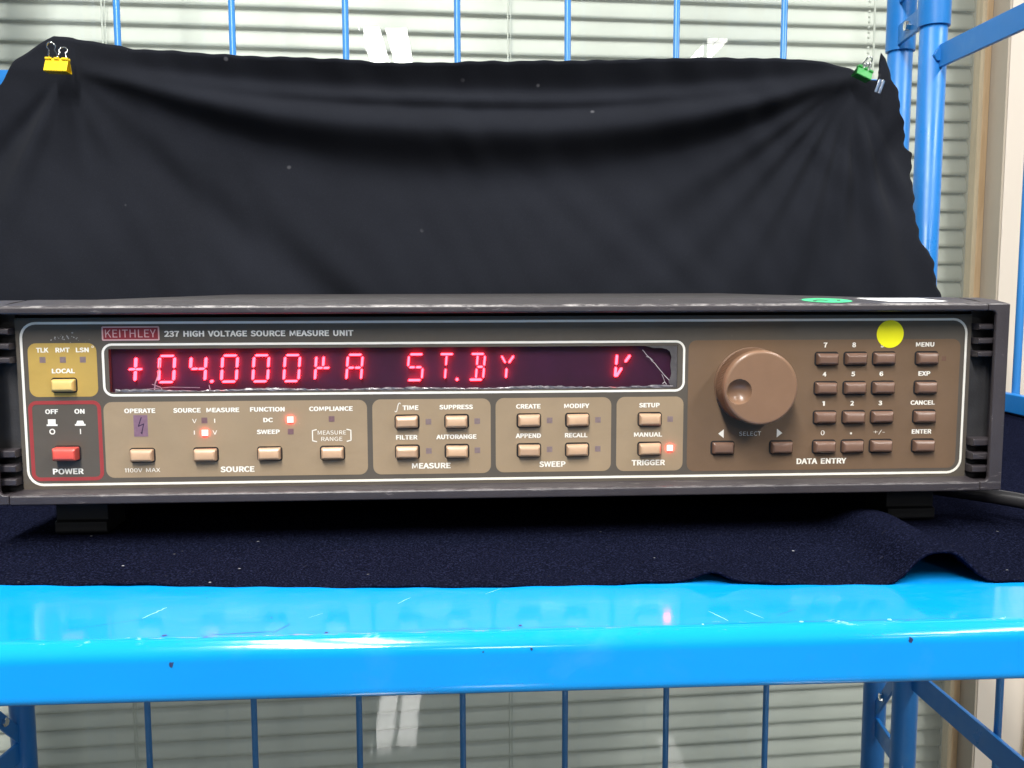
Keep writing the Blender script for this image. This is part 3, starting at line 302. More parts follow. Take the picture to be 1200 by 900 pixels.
Wr:307:63,0 102,0 140,155 143,170 147,184 150,199 153,213 154,213 158,199 161,184 164,170 167,155 206,0 245,0 298,257 267,257 239,117 236,96 232,75 229,55 225,34 223,34 219,55 214,76 210,96 205,117 169,257 140,257 104,117 100,96 95,75 90,55 86,34 85,34 81,55 77,75 73,96 69,117 42,257 9,257:0.38.39 0.37.38 28.26.27 28.6.26 6.7.26 7.25.26 16.14.15 16.13.14 28.5.6 8.25.7 28.4.5 9.25.8 28.3.4 10.25.9 28.2.3 11.25.10 28.1.2 12.25.11 0.36.37 29.1.28 12.24.25 17.13.16 12.23.24 0.35.36 30.1.29 18.13.17 12.22.23 0.34.35 31.1.30 19.13.18 12.21.22 32.1.31 20.13.19 0.33.34 0.32.33 0.1.32 12.20.21 12.13.20
Xr:201:6,0 40,0 77,69 82,79 87,89 92,100 98,111 99,111 105,100 111,89 116,79 121,69 159,0 195,0 120,131 190,257 156,257 121,191 117,182 113,173 108,164 103,153 102,153 96,164 91,173 86,182 82,191 47,257 11,257 81,133:29.27.28 29.26.27 17.15.16 17.14.15 29.25.26 18.14.17 29.24.25 19.14.18 29.23.24 20.14.19 29.22.23 21.14.20 29.21.22 29.14.21 0.6.29 6.14.29 6.7.14 7.13.14 0.5.6 8.13.7 0.4.5 9.13.8 0.3.4 10.13.9 0.2.3 11.13.10 0.1.2 12.13.11
Yr:186:77,0 109,0 109,99 186,257 153,257 120,184 114,170 107,156 101,142 94,128 92,128 86,142 80,156 73,170 67,184 34,257 0,257 77,99:17.15.16 17.14.15 5.3.4 5.2.3 17.13.14 6.2.5 17.12.13 7.2.6 17.11.12 8.2.7 17.10.11 9.2.8 17.9.10 17.2.9 0.2.17 0.1.2
0r:194:97,-5 130,4 156,29 172,70 177,129 172,187 156,229 130,253 97,261 64,253 39,229 23,187 18,129 23,70 39,29 64,4 97,21 77,28 62,47 52,81 48,129 52,177 62,211 77,230 97,236 117,230 133,211 143,177 146,129 143,81 133,47 117,28:9.7.8 10.7.9 10.24.7 24.6.7 10.23.24 25.6.24 10.22.23 26.6.25 11.22.10 26.5.6 11.21.22 27.5.26 12.21.11 27.4.5 12.20.21 28.4.27 13.20.12 13.19.20 29.4.28 29.3.4 13.18.19 30.3.29 14.18.13 30.2.3 14.17.18 31.2.30 15.17.14 31.1.2 15.16.17 16.1.31 15.1.16 0.1.15
1r:194:31,0 172,0 172,27 120,27 120,257 96,257 85,251 72,246 58,242 42,238 42,218 88,218 88,27 31,27:6.4.5 6.3.4 7.11.6 11.3.6 8.11.7 9.11.8 10.11.9 12.3.11 0.12.13 0.3.12 0.2.3 0.1.2
2r:194:15,0 177,0 177,28 106,28 96,27 85,27 74,26 64,25 105,67 137,108 157,147 165,186 159,217 144,241 121,256 90,261 67,259 47,251 30,239 14,224 33,206 44,217 57,227 71,233 86,235 107,231 121,221 130,205 133,185 126,150 104,112 68,68 15,19:16.14.15 17.14.16 17.13.14 18.13.17 18.24.13 24.25.13 25.12.13 19.23.18 23.24.18 19.22.23 26.12.25 19.21.22 20.21.19 27.12.26 27.11.12 28.11.27 28.10.11 29.10.28 30.10.29 30.9.10 31.9.30 31.8.9 32.8.31 32.7.8 4.2.3 4.1.2 5.1.4 6.1.5 7.1.6 32.1.7 0.1.32
3r:194:92,-5 124,0 151,15 168,38 175,69 170,93 159,112 142,125 120,134 120,136 139,145 153,158 163,176 166,197 160,224 145,244 121,257 91,261 70,259 52,253 35,243 20,231 37,210 48,221 61,228 75,233 90,235 108,232 122,224 130,211 133,195 130,175 118,160 96,149 62,146 62,121 100,117 125,107 138,91 142,70 138,50 128,35 111,25 90,22 70,24 53,31 39,40 27,51 10,31 24,17 42,6 65,-2:18.16.17 19.16.18 19.15.16 20.15.19 20.26.15 26.14.15 21.26.20 21.25.26 27.14.26 21.24.25 28.14.27 22.23.21 23.24.21 28.13.14 29.13.28 30.13.29 30.12.13 31.12.30 31.11.12 32.11.31 33.11.32 33.10.11 34.10.33 35.10.34 35.9.10 35.8.9 35.7.8 35.36.7 36.6.7 37.6.36 37.5.6 38.5.37 38.4.5 39.4.38 40.4.39 40.3.4 48.46.47 41.3.40 48.45.46 41.2.3 42.2.41 48.44.45 49.44.48 43.2.42 49.43.44 49.2.43 50.2.49 50.1.2 51.1.50 51.0.1
4r:194:119,0 149,0 149,71 183,71 183,96 149,96 149,257 114,257 7,92 7,71 119,71 119,96 40,96 99,184 104,193 109,203 115,212 119,222 121,222 120,211 120,198 119,186 119,175:8.6.7 8.17.6 17.18.6 18.5.6 8.16.17 19.5.18 8.15.16 20.5.19 8.14.15 21.5.20 8.13.14 22.5.21 8.12.13 11.5.22 8.11.12 8.5.11 8.4.5 8.3.4 9.3.8 10.3.9 0.2.10 2.3.10 0.1.2
5r:194:92,-5 123,1 150,18 169,46 176,83 170,120 153,146 128,160 98,165 87,165 78,163 69,159 60,155 67,229 163,229 163,257 39,257 30,137 47,126 58,133 68,137 78,140 90,141 112,137 129,126 139,107 143,83 139,57 127,38 110,26 89,22 68,24 51,31 37,40 26,50 9,29 24,17 42,6 64,-2:17.13.16 13.15.16 13.14.15 17.12.13 9.7.8 10.7.9 11.7.10 11.6.7 12.6.11 17.6.12 17.22.6 22.23.6 23.5.6 17.21.22 17.20.21 17.19.20 24.5.23 18.19.17 25.5.24 25.4.5 26.4.25 26.3.4 27.3.26 28.3.27 35.33.34 28.2.3 35.32.33 29.2.28 35.31.32 36.31.35 30.2.29 36.30.31 36.2.30 36.1.2 37.1.36 38.1.37 38.0.1
6r:194:105,-5 134,1 157,18 173,45 179,79 174,114 160,139 137,154 108,159 93,157 77,151 63,141 50,129 56,179 70,212 91,229 116,235 127,234 138,230 148,223 157,215 175,235 163,246 149,254 133,259 114,261 79,254 48,230 27,187 20,123 26,67 44,27 71,3 50,103 63,118 77,128 90,134 103,136 123,132 137,120 146,102 149,79 145,55 136,37 123,25 105,21 84,26 67,42 56,68:26.24.25 26.23.24 26.22.23 27.22.26 27.16.22 16.21.22 27.15.16 17.21.16 17.18.21 18.19.21 19.20.21 28.15.27 28.14.15 28.13.14 29.13.28 29.12.13 9.7.8 10.7.9 10.6.7 11.6.10 12.37.11 37.6.11 37.38.6 38.5.6 12.36.37 12.35.36 39.5.38 29.35.12 29.34.35 30.33.29 33.34.29 40.5.39 40.4.5 30.48.33 41.4.40 42.4.41 42.3.4 30.47.48 31.47.30 43.3.42 43.2.3 31.46.47 44.2.43 32.46.31 32.45.46 45.2.44 32.2.45 32.1.2 0.1.32
7r:194:69,0 103,0 108,69 119,127 141,182 178,237 178,257 17,257 17,229 142,229 110,178 88,125 75,67:8.6.7 8.5.6 8.9.5 9.4.5 10.4.9 10.3.4 11.3.10 11.2.3 12.2.11 12.1.2 0.1.12
8r:194:98,-5 131,1 156,15 172,36 178,62 175,85 165,104 151,118 135,129 135,131 147,142 158,156 166,174 169,193 164,220 150,242 128,256 99,261 71,256 49,243 34,222 28,195 31,177 39,161 50,147 63,136 63,135 46,123 31,107 20,88 16,64 22,36 39,15 65,1 116,139 94,149 75,160 62,175 57,195 60,212 69,225 82,234 98,237 117,233 130,224 139,209 142,191 140,177 135,164 127,151 98,19 77,23 60,33 49,48 44,67 47,84 54,100 66,113 80,125 106,114 127,101 142,85 148,63 144,45 134,31 119,22:18.16.17 19.16.18 19.15.16 20.41.19 41.42.19 42.15.19 42.43.15 43.14.15 20.40.41 44.14.43 20.39.40 45.14.44 21.39.20 45.13.14 21.38.39 46.13.45 22.38.21 22.37.38 46.12.13 47.12.46 48.12.47 23.37.22 23.36.37 48.11.12 49.11.48 24.36.23 24.35.36 49.10.11 34.10.49 24.34.35 25.34.24 34.9.10 25.9.34 26.9.25 27.9.26 27.8.9 27.58.8 58.7.8 27.57.58 59.7.58 28.57.27 59.6.7 60.6.59 28.56.57 29.56.28 60.5.6 61.5.60 29.55.56 30.55.29 61.4.5 62.4.61 30.54.55 30.53.54 31.53.30 63.4.62 63.3.4 31.52.53 64.3.63 32.52.31 64.2.3 32.51.52 65.2.64 32.50.51 50.2.65 32.2.50 33.2.32 33.1.2 33.0.1
9r:194:82,-5 117,3 147,28 168,73 175,139 169,193 151,231 123,254 89,261 61,255 37,238 21,212 15,178 20,143 35,118 57,102 86,97 102,100 118,106 132,116 145,129 139,78 125,45 105,28 81,22 69,23 57,27 47,33 38,42 20,22 32,11 46,3 63,-3 145,155 132,140 118,129 105,123 91,121 71,125 57,137 48,155 46,178 49,202 58,220 72,232 89,236 111,231 128,216 139,190:9.7.8 10.7.9 10.45.7 45.6.7 11.44.10 44.45.10 46.6.45 11.43.44 47.6.46 47.5.6 11.42.43 48.5.47 12.42.11 12.41.42 48.4.5 33.4.48 13.41.12 13.40.41 34.4.33 13.39.40 14.39.13 35.4.34 35.20.4 20.3.4 14.38.39 36.20.35 36.19.20 21.3.20 14.37.38 37.19.36 14.19.37 15.19.14 15.18.19 15.17.18 16.17.15 22.3.21 22.2.3 23.2.22 29.27.28 29.26.27 23.1.2 24.1.23 29.25.26 29.24.25 29.1.24 30.1.29 31.1.30 31.0.1 32.0.31
+r:194:84,41 110,41 110,117 181,117 181,141 110,141 110,218 84,218 84,141 13,141 13,117 84,117:8.6.7 8.5.6 10.8.9 10.5.8 10.4.5 10.3.4 11.3.10 0.2.11 2.3.11 0.1.2
/r:137:4,-63 27,-63 132,278 109,278:0.2.3 0.1.2
-r:121:16,86 106,86 106,110 16,110:0.2.3 0.1.2
'''

# ------------------------------------------------------------------ helpers (millimetres in, metres out)
S = 0.001
def link(name, me, m, parent=None, label=None):
    o = bpy.data.objects.new(name, me); COL.objects.link(o)
    if m is not None:
        me.materials.clear()
        for q in (m if isinstance(m, (list, tuple)) else [m]): me.materials.append(q)
    if parent is not None: o.parent = parent
    if label: o['label'] = label
    return o
def finish(name, bm, m, parent=None, label=None, smooth=False, bevel=0, seg=2, scale=S):
    bm.normal_update()
    bmesh.ops.recalc_face_normals(bm, faces=bm.faces)
    me = bpy.data.meshes.new(name); bmesh.ops.scale(bm, vec=(scale,) * 3, verts=bm.verts); bm.to_mesh(me); bm.free()
    if smooth:
        for p in me.polygons: p.use_smooth = True
    o = link(name, me, m, parent, label)
    if bevel:
        b = o.modifiers.new('bevel', 'BEVEL'); b.width = bevel * S; b.segments = seg; b.limit_method = 'ANGLE'; b.angle_limit = math.radians(40)
        w = o.modifiers.new('wn', 'WEIGHTED_NORMAL'); w.keep_sharp = True
        for p in me.polygons: p.use_smooth = True
    return o
def box(bm, x0, x1, y0, y1, z0, z1):
    v = [bm.verts.new(p) for p in ((x0, y0, z0), (x1, y0, z0), (x1, y1, z0), (x0, y1, z0), (x0, y0, z1), (x1, y0, z1), (x1, y1, z1), (x0, y1, z1))]
    for f in ((0, 3, 2, 1), (4, 5, 6, 7), (0, 1, 5, 4), (1, 2, 6, 5), (2, 3, 7, 6), (3, 0, 4, 7)): bm.faces.new([v[i] for i in f])
    return v
def prism_x(bm, prof, x0, x1):           # (y,z) outline pushed along X
    a = [bm.verts.new((x0, y, z)) for y, z in prof]; b = [bm.verts.new((x1, y, z)) for y, z in prof]; n = len(prof)
    for i in range(n): bm.faces.new((a[i], a[(i + 1) % n], b[(i + 1) % n], b[i]))
    bm.faces.new(a); bm.faces.new(b[::-1])
def prism_y(bm, pts, y0, y1):            # (x,z) outline pushed along Y, y0 the front
    a = [bm.verts.new((x, y0, z)) for x, z in pts]; b = [bm.verts.new((x, y1, z)) for x, z in pts]; n = len(pts)
    for i in range(n): bm.faces.new((a[i], a[(i + 1) % n], b[(i + 1) % n], b[i]))
    bm.faces.new(a); bm.faces.new(b[::-1])
def rrect(x0, x1, z0, z1, r, n=6):
    p = []
    for cx, cz, a0 in ((x1 - r, z1 - r, 0), (x0 + r, z1 - r, 90), (x0 + r, z0 + r, 180), (x1 - r, z0 + r, 270)):
        for i in range(n + 1):
            a = math.radians(a0 + 90 * i / n); p.append((cx + r * math.cos(a), cz + r * math.sin(a)))
    return p
def ring(bm, x0, x1, z0, z1, r, w, y0, y1):   # rounded-rectangle stroke of width w
    o = rrect(x0 - w / 2, x1 + w / 2, z0 - w / 2, z1 + w / 2, r + w / 2); i_ = rrect(x0 + w / 2, x1 - w / 2, z0 + w / 2, z1 - w / 2, max(0.1, r - w / 2)); n = len(o)
    A = [[bm.verts.new((x, y, z)) for x, z in q] for q in (o, i_) for y in (y0, y1)]
    of, ob, inf, ib = A
    for k in range(n):
        j = (k + 1) % n
        bm.faces.new((of[k], of[j], inf[j], inf[k])); bm.faces.new((of[j], of[k], ob[k], ob[j])); bm.faces.new((inf[k], inf[j], ib[j], ib[k]))
def stroke(bm, pts, w, y0, y1, closed=False):
    for (ax, az), (bx, bz) in zip(pts, pts[1:]):
        dx, dz = bx - ax, bz - az; L = math.hypot(dx, dz) or 1; nx, nz = -dz / L * w / 2, dx / L * w / 2; ex, ez = dx / L * w * 0.25, dz / L * w * 0.25
        prism_y(bm, [(ax - ex + nx, az - ez + nz), (ax - ex - nx, az - ez - nz), (bx + ex - nx, bz + ez - nz), (bx + ex + nx, bz + ez + nz)], y0, y1)
def tube_path(bm, pts, r, n=10, cap=True):
    pts = [Vector(p) for p in pts]; rings = []; prev = None
    for i, p in enumerate(pts):
        t = ((pts[min(i + 1, len(pts) - 1)] - pts[max(i - 1, 0)])).normalized()
        if prev is None:
            up = Vector((0, 0, 1)) if abs(t.z) < 0.9 else Vector((1, 0, 0)); a = t.cross(up).normalized()
        else: a = (prev - t * prev.dot(t)).normalized()
        prev = a; b = t.cross(a)
        rings.append([bm.verts.new(p + a * (r * math.cos(2 * math.pi * k / n)) + b * (r * math.sin(2 * math.pi * k / n))) for k in range(n)])
    for A, B in zip(rings, rings[1:]):
        for k in range(n): bm.faces.new((A[k], A[(k + 1) % n], B[(k + 1) % n], B[k]))
    if cap: bm.faces.new(rings[0][::-1]); bm.faces.new(rings[-1])
def empty(name, loc=(0, 0, 0)):
    o = bpy.data.objects.new(name, None); COL.objects.link(o); o.location = [c * S for c in loc]; o.empty_display_size = 0.02; return o
def tag(o, label, cat=None, group=None, kind=None):
    o['label'] = label
    if cat: o['category'] = cat
    if group: o['group'] = group
    if kind: o['kind'] = kind

FONT = {}
for _ln in _FONT_DATA.strip().split('\n'):
    _k, _a, _v, _f = _ln.split(':')
    FONT[_k] = (int(_a), [tuple(int(q) for q in p.split(',')) for p in _v.split()], [tuple(int(q) for q in p.split('.')) for p in _f.split()])
for _k, _w in (('1b', 128), ('1r', 92)):     # a plain 1 without a foot
    _h = max(p[1] for p in FONT['0' + _k[1]][1]); _q = _h / 733
    FONT[_k] = (int(330 * _q), [(int(a * _q), int(b * _q)) for a, b in ((250 - _w, 0), (250, 0), (250, 733), (250 - _w, 733), (60, 640), (60, 640 - _w), (250 - _w, 600))], [(0, 1, 2, 6), (6, 2, 3), (3, 4, 5, 6)])
def text_mesh(s, bold):
    vs, fs, x = [], [], 0
    for ch in s:
        if ch == ' ': x += 140; continue
        adv, v, f = FONT[ch + ('b' if bold else 'r')]; n = len(vs)
        vs += [(p[0] + x, p[1]) for p in v]; fs += [tuple(i + n for i in t) for t in f]; x += adv + 6
    return vs, fs
def letters(bm, s, cx, cz, w, h, y, bold=False, fit=True, rot=0.0):
    vs, fs = text_mesh(s, bold)
    x0, x1 = min(v[0] for v in vs), max(v[0] for v in vs); z0, z1 = min(v[1] for v in vs), max(v[1] for v in vs)
    kx, kz = w / max(1e-6, x1 - x0), h / max(1e-6, z1 - z0)
    for k, ox in enumerate((0.04, -0.04) if bold else (0.0,)):
        P = []
        for v in vs:
            a, b = (v[0] - (x0 + x1) / 2) * kx * (0.985 if bold else 1) + ox, (v[1] - (z0 + z1) / 2) * kz
            P.append(bm.verts.new((cx + a, y - k * 0.004, cz + b)))
        for f in fs:
            try: bm.faces.new([P[i] for i in f])
            except ValueError: pass
def finish_print(name, bm, m, parent, label=None):
    # printed faces all look to -Y
    for f in bm.faces:
        f.normal_update()
        if f.normal.y > 0.5: f.normal_flip()
    me = bpy.data.meshes.new(name); bmesh.ops.scale(bm, vec=(S,) * 3, verts=bm.verts); bm.to_mesh(me); bm.free()
    return link(name, me, m, parent, label)

# ================================================================== WALL, WINDOW, BLIND (rotated a little to the rack)
TH = 0.06
def tilted(o): o.rotation_euler = (0, 0, TH); o.location = (0.765 * math.sin(TH), 0.765 * (1 - math.cos(TH)), 0)
# wall, window and blind scaled down about the camera, baked into these numbers ; local frame: X along the wall, Y depth, Z up, mm ; glass at Y=740, blind at Y=790
bm = bmesh.new()
box(bm, 656, 2600, 713, 880, -1500, 1600)            # right of the window
box(bm, -2600, -2000, 713, 880, -1500, 1600)
box(bm, -2000, 656, 713, 880, -1500, -1000)
box(bm, -2000, 656, 713, 880, 1000, 1600)
wall = finish('wall', bm, M['wall']); tilted(wall)
tag(wall, 'cream painted wall around the wooden window frame', kind='structure')
win = empty('window'); tilted(win)
tag(win, 'window of clear glass in a pale wooden frame behind the blue rack', 'window')
bm = bmesh.new()
box(bm, 638, 652.8, 746, 760, -1000, 1000); box(bm, -2000, -1985, 746, 760, -1000, 1000)
box(bm, -1985, 638, 746, 760, -1000, -985); box(bm, -1985, 638, 746, 760, 985, 1000)
finish('frame', bm, M['wood'], win, bevel=1.0)
bm = bmesh.new(); box(bm, 653, 655.8, 714, 820, -1000, 1000); finish('reveal_lining', bm, M['reveal'], win)
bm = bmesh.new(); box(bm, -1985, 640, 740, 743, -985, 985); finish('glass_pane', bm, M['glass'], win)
bm = bmesh.new(); box(bm, 723, 800, 701, 712.5, -1500, -300); tr = finish('wall_trim', bm, M['trim'], bevel=1.5); tilted(tr)
tag(tr, 'yellowish trim board on the cream wall below the shelf level', 'trim')

bm = bmesh.new(); bm.faces.new([bm.verts.new(p) for p in ((-6000, -9000, -845), (6000, -9000, -845), (6000, 700, -845), (-6000, 700, -845))])
fl = finish('floor', bm, M['floor'])
tag(fl, 'grey sealed floor under the rack', kind='structure')
blind = empty('venetian_blind'); tilted(blind)
tag(blind, 'ivory venetian blind with closed slats hanging behind the window glass', 'blind')
bm = bmesh.new(); pitch = 23.1; z = 388.1 - pitch * 48
rs = random.Random(3)
while z < 960:
    t0 = math.radians(74 + rs.uniform(-1.6, 1.6)); sag = rs.uniform(-0.7, 0.7)
    n = 6; rows = []; NS = 24; ph = rs.uniform(0, 6)
    for i in range(n + 1):
        q = (i / n - 0.5) * 23.4; crown = 1.7 * (1 - (2 * i / n - 1) ** 2); row = []
        for k in range(NS + 1):
            xa = -1980 + (658 + 1980) * k / NS; w = 0.5 * math.sin(xa / 170 + ph)
            row.append(bm.verts.new((xa, 790 + q * math.cos(t0) - crown * math.sin(t0), z + 10.5 + q * math.sin(t0) + crown * math.cos(t0) + sag * (1 - 2 * k / NS) + w)))
        rows.append(row)
    for a, b in zip(rows, rows[1:]):
        for k in range(NS): bm.faces.new((a[k], a[k + 1], b[k + 1], b[k]))
    z += pitch
sl = finish('slats', bm, M['slat'], blind, smooth=True)
so = sl.modifiers.new('s', 'SOLIDIFY'); so.thickness = 0.0003
for a in (-1440, -427, 44):
    bm = bmesh.new(); tube_path(bm, [(a, 777, -1000), (a, 777, 960)], 0.9, 6); tube_path(bm, [(a + 3.5, 777, -1000), (a + 3.5, 777, 960)], 0.5, 6); finish('ladder_cord', bm, M['cord'], blind, smooth=True)
bm = bmesh.new(); tube_path(bm, [(509, 771, -300), (509, 771, 960)], 1.3, 8)
finish('lift_cord', bm, M['cord'], blind, smooth=True)
bm = bmesh.new(); zz = -300
while zz < 960:
    bmesh.ops.create_uvsphere(bm, u_segments=8, v_segments=6, radius=1.8, matrix=Matrix.Translation((502 + 0.8 * math.sin(zz), 771, zz))); zz += 6.3
finish('bead_chain', bm, M['cord'], blind, smooth=True)
bm = bmesh.new(); box(bm, -1980, 655, 775, 812, 940, 974); finish('head_rail', bm, M['slat'], blind, bevel=2)
bm = bmesh.new(); box(bm, -1980, 655, 804, 806, -985, 938); finish('backing_board', bm, M['slat'], blind)

# ================================================================== BLUE RACK
rack = empty('storage_rack', (0, 180, -25))
tag(rack, 'blue steel storage rack with wire mesh back and one shelf board', 'rack')
ro = Vector((0, 180, -25))
def rk(name, bm, m, smooth=False, bevel=0, label=None, parent=None):
    bmesh.ops.translate(bm, verts=bm.verts, vec=-ro)
    return finish(name, bm, m, parent or rack, label, smooth, bevel)
ZS = -25.2
bm = bmesh.new()
prof = [(470, ZS)]
prof += [(-60, ZS), (-106, ZS), (-109.8, ZS), (-110.5, ZS)] + [(-110.5 - 5.5 * math.sin(math.radians(a)), ZS - 5.5 * (1 - math.cos(math.radians(a)))) for a in (15, 30, 45, 60, 75, 90)]
prof += [(-116, -31.4), (-116, -35), (-116, -40.5), (-116, -41.8)] + [(-116 + 2.2 * (1 - math.cos(math.radians(a))), -41.8 - 2.2 * math.sin(math.radians(a))) for a in (30, 60, 90)]
prof += [(-100, -44), (-100, -42.5), (-113.5, -42.5), (-114.3, -31), (-110, -26.8), (470, -26.8)]
NX = 40
xs = [-494 + 922 * i / NX for i in range(NX + 1)]
rows = [[bm.verts.new((x, y, z)) for y, z in prof] for x in xs]
n = len(prof)
for A, B in zip(rows, rows[1:]):
    for i in range(n): bm.faces.new((A[i], A[(i + 1) % n], B[(i + 1) % n], B[i]))
bm.faces.new(rows[0][::-1]); bm.faces.new(rows[-1])
shelf = rk('shelf', bm, M['shelf'], smooth=True)
e = shelf.modifiers.new('e', 'EDGE_SPLIT'); e.split_angle = math.radians(35)
# wear on the shelf lip
def on_top(x0, y0, x1, y1, w, name, m):
    bm = bmesh.new(); d = Vector((x1 - x0, y1 - y0)); L = d.length; nrm = Vector((-d.y, d.x)) / L; k = max(3, int(L / 1.2)); L_, R_ = [], []
    for i in range(k + 1):
        p = Vector((x0, y0)) + d * (i / k); ww = 0.62 * w * (0.35 + 0.65 * math.sin(math.pi * (i + .4) / (k + .8))) * random.uniform(0.5, 1.1); p += nrm * random.uniform(-w, w) * 0.3
        a, b = p + nrm * ww / 2, p - nrm * ww / 2
        L_.append(bm.verts.new((a.x, a.y, ZS + 0.06))); R_.append(bm.verts.new((b.x, b.y, ZS + 0.06)))
    for i in range(k): bm.faces.new((L_[i], R_[i], R_[i + 1], L_[i + 1]))
    rk(name, bm, m, parent=shelf)
def blob(x, y, z, r, name, m, front):
    bm = bmesh.new(); c = []
    for i in range(9):
        a = 2 * math.pi * i / 9; q = r * random.uniform(0.55, 1.2)
        c.append(bm.verts.new((x + q * math.cos(a), -116.06, z + q * math.sin(a)) if front else (x + q * math.cos(a), y + q * math.sin(a), ZS + 0.06)))
    bm.faces.new(c); rk(name, bm, m, parent=shelf)
for a in ((-124, -93, -119, -83, 1.0), (-42, -84, -38, -78, 0.5), (61, -98, 65, -107.5, 0.5), (73, -98, 77, -106, 0.4), (-12, -76, -6, -70, 0.35), (-70, -96, -66, -92, .3)):
    on_top(*a, 'scratch', M['chip_light'])
for a in ((-98, -109, -78, -107.5, 0.7), (-79, -109, -75, -101, 0.6), (-72, -108.8, 40, -109.6, 0.22), (45, -109.4, 150, -110, 0.25), (-148, -104, -120, -92, 0.2), (82, -104, 90, -98, 0.3)):
    on_top(*a, 'scuff', M['chip_dark'])
for a in ((-112, -108.8, 0, 0.9, False), (-108, 0, -31.5, 0.9, True), (-62.5, -109.5, 0, 0.8, False), (-2, -107.5, 0, 0.9, False), (1, 0, -29.5, 0.5, True), (121, 0, -29.5, 1.0, True), (-82, -95, 0, .4, False), (-14, 0, -30, .3, True)):
    blob(a[0], a[1], a[2], a[3], 'paint_chip', M['chip_dark'], a[4])
for a in ((88, -109.5, 0.7), (100, -110, 0.6), (56, -110, .5), (117, -109.5, .8)):
    blob(a[0], a[1], 0, a[2], 'bare_spot', M['chip_light'], False)

POSTX, POSTY, BACKX, BACKY, PR = 432, 500, 445, 595, 12.5
for s in (-1, 1):
    POSTX, BACKX = (432, 445) if s > 0 else (500, 488)
    bm = bmesh.new(); tube_path(bm, [(s * POSTX, POSTY, -1150), (s * POSTX, POSTY, 900)], PR, 28)
    rk('upright_post', bm, M['post'], smooth=True)
    bm = bmesh.new(); tube_path(bm, [(s * BACKX, BACKY, -1150), (s * BACKX, BACKY, 900)], PR, 28)
    rk('upright_post', bm, M['post'], smooth=True)
    # sleeved joint: two collars and a slotted plate between the two tubes
    zc = 325
    bm = bmesh.new(); tube_path(bm, [(s * POSTX, POSTY, zc), (s * POSTX, POSTY, zc + 260)], PR + 2.2, 28); rk('post_sleeve', bm, M['post'], smooth=True, bevel=0.5)
    bm = bmesh.new(); tube_path(bm, [(s * BACKX, BACKY, zc), (s * BACKX, BACKY, zc + 260)], PR + 2.2, 28); rk('post_sleeve', bm, M['post'], smooth=True, bevel=0.5)
    d = Vector((s * (BACKX - POSTX), BACKY - POSTY, 0)).normalized(); side = Vector((-d.y, d.x, 0))
    if side.x * s > 0: side = -side            # towards the middle of the rack
    def plate(z0, z1, name, off=2.0, m=M['post']):
        bm = bmesh.new(); A = Vector((s * POSTX, POSTY, 0)) + d * 8; B = Vector((s * BACKX, BACKY, 0)) - d * 8
        vs = []
        for P in (A, B):
            for o_ in (off, off - 4):
                for z in (z0, z1): vs.append(bm.verts.new(P + side * o_ + Vector((0, 0, z))))
        for f in ((0, 1, 3, 2), (4, 6, 7, 5), (0, 4, 5, 1), (2, 3, 7, 6), (0, 2, 6, 4), (1, 5, 7, 3)): bm.faces.new([vs[i] for i in f])
        return rk(name, bm, m, bevel=0.8)
    plate(zc + 4, zc + 24, 'joint_plate', 7); plate(zc + 46, zc + 130, 'joint_plate', 7)
    bm = bmesh.new(); A = Vector((s * (POSTX + BACKX) / 2, (POSTY + BACKY) / 2, zc + 14)) + side * 7; tube_path(bm, [A, A + side * 5], 5, 6); rk('bolt', bm, M['chrome'], bevel=0.4)
    for k, z0 in enumerate((-420, -560, -700)):
        plate(z0, z0 + 22, 'ladder_rung')
        bm = bmesh.new(); A = Vector((s * POSTX, POSTY, z0 + 108)) + d * 10; B = Vector((s * BACKX, BACKY, z0 + 30)) - d * 10
        w = Vector((0, 0, 10)); vs = [bm.verts.new(q) for q in (A + w, A - w, B - w, B + w, A + w + side * 3, A - w + side * 3, B - w + side * 3, B + w + side * 3)]
        for f in ((0, 1, 2, 3), (7, 6, 5, 4), (0, 4, 5, 1), (1, 5, 6, 2), (2, 6, 7, 3), (3, 7, 4, 0)): bm.faces.new([vs[i] for i in f])
        rk('diagonal_brace', bm, M['post'], bevel=0.6)
        bm = bmesh.new(); C_ = (A * 0.35 + B * 0.65) + side * 3; tube_path(bm, [C_, C_ + side * 4], 4.5, 6); rk('bolt', bm, M['chrome'], bevel=0.4)
    for z0, hgt in ((285, 21), (-323, 23)):
        bm = bmesh.new(); box(bm, s * (POSTX + 2) - 2, s * (POSTX + 2) + 2, -300, 489, z0, z0 + hgt); rk('side_rail', bm, M['post'], bevel=0.6)
    bm = bmesh.new(); box(bm, s * (POSTX + 2) - 4, s * (POSTX + 2) + 4, -118, 486, -22.5, -7); rk('shelf_side_rail', bm, M['post'], bevel=1.0)
    for yy in (352,):
        bm = bmesh.new(); tube_path(bm, [(s * (POSTX + 8), yy, -560), (s * (POSTX + 8), yy, 560)], 3.2, 12); rk('side_wire', bm, M['wire'], smooth=True)
    bm = bmesh.new(); tube_path(bm, [(s * POSTX, POSTY - 9, 296), (s * POSTX, POSTY - 15, 296)], 6, 6); rk('bolt', bm, M['post'], bevel=0.5)
bm = bmesh.new(); box(bm, -490, 372, 484, 490, 259, 273); rk('back_rail', bm, M['post'], bevel=0.8)
for k in range(-3, 4):
    x = -18.5 + 104.3 * k
    bm = bmesh.new(); tube_path(bm, [(x, 520, -900), (x, 520, 800)], 3.1, 12); rk('mesh_wire', bm, M['wire'], smooth=True)

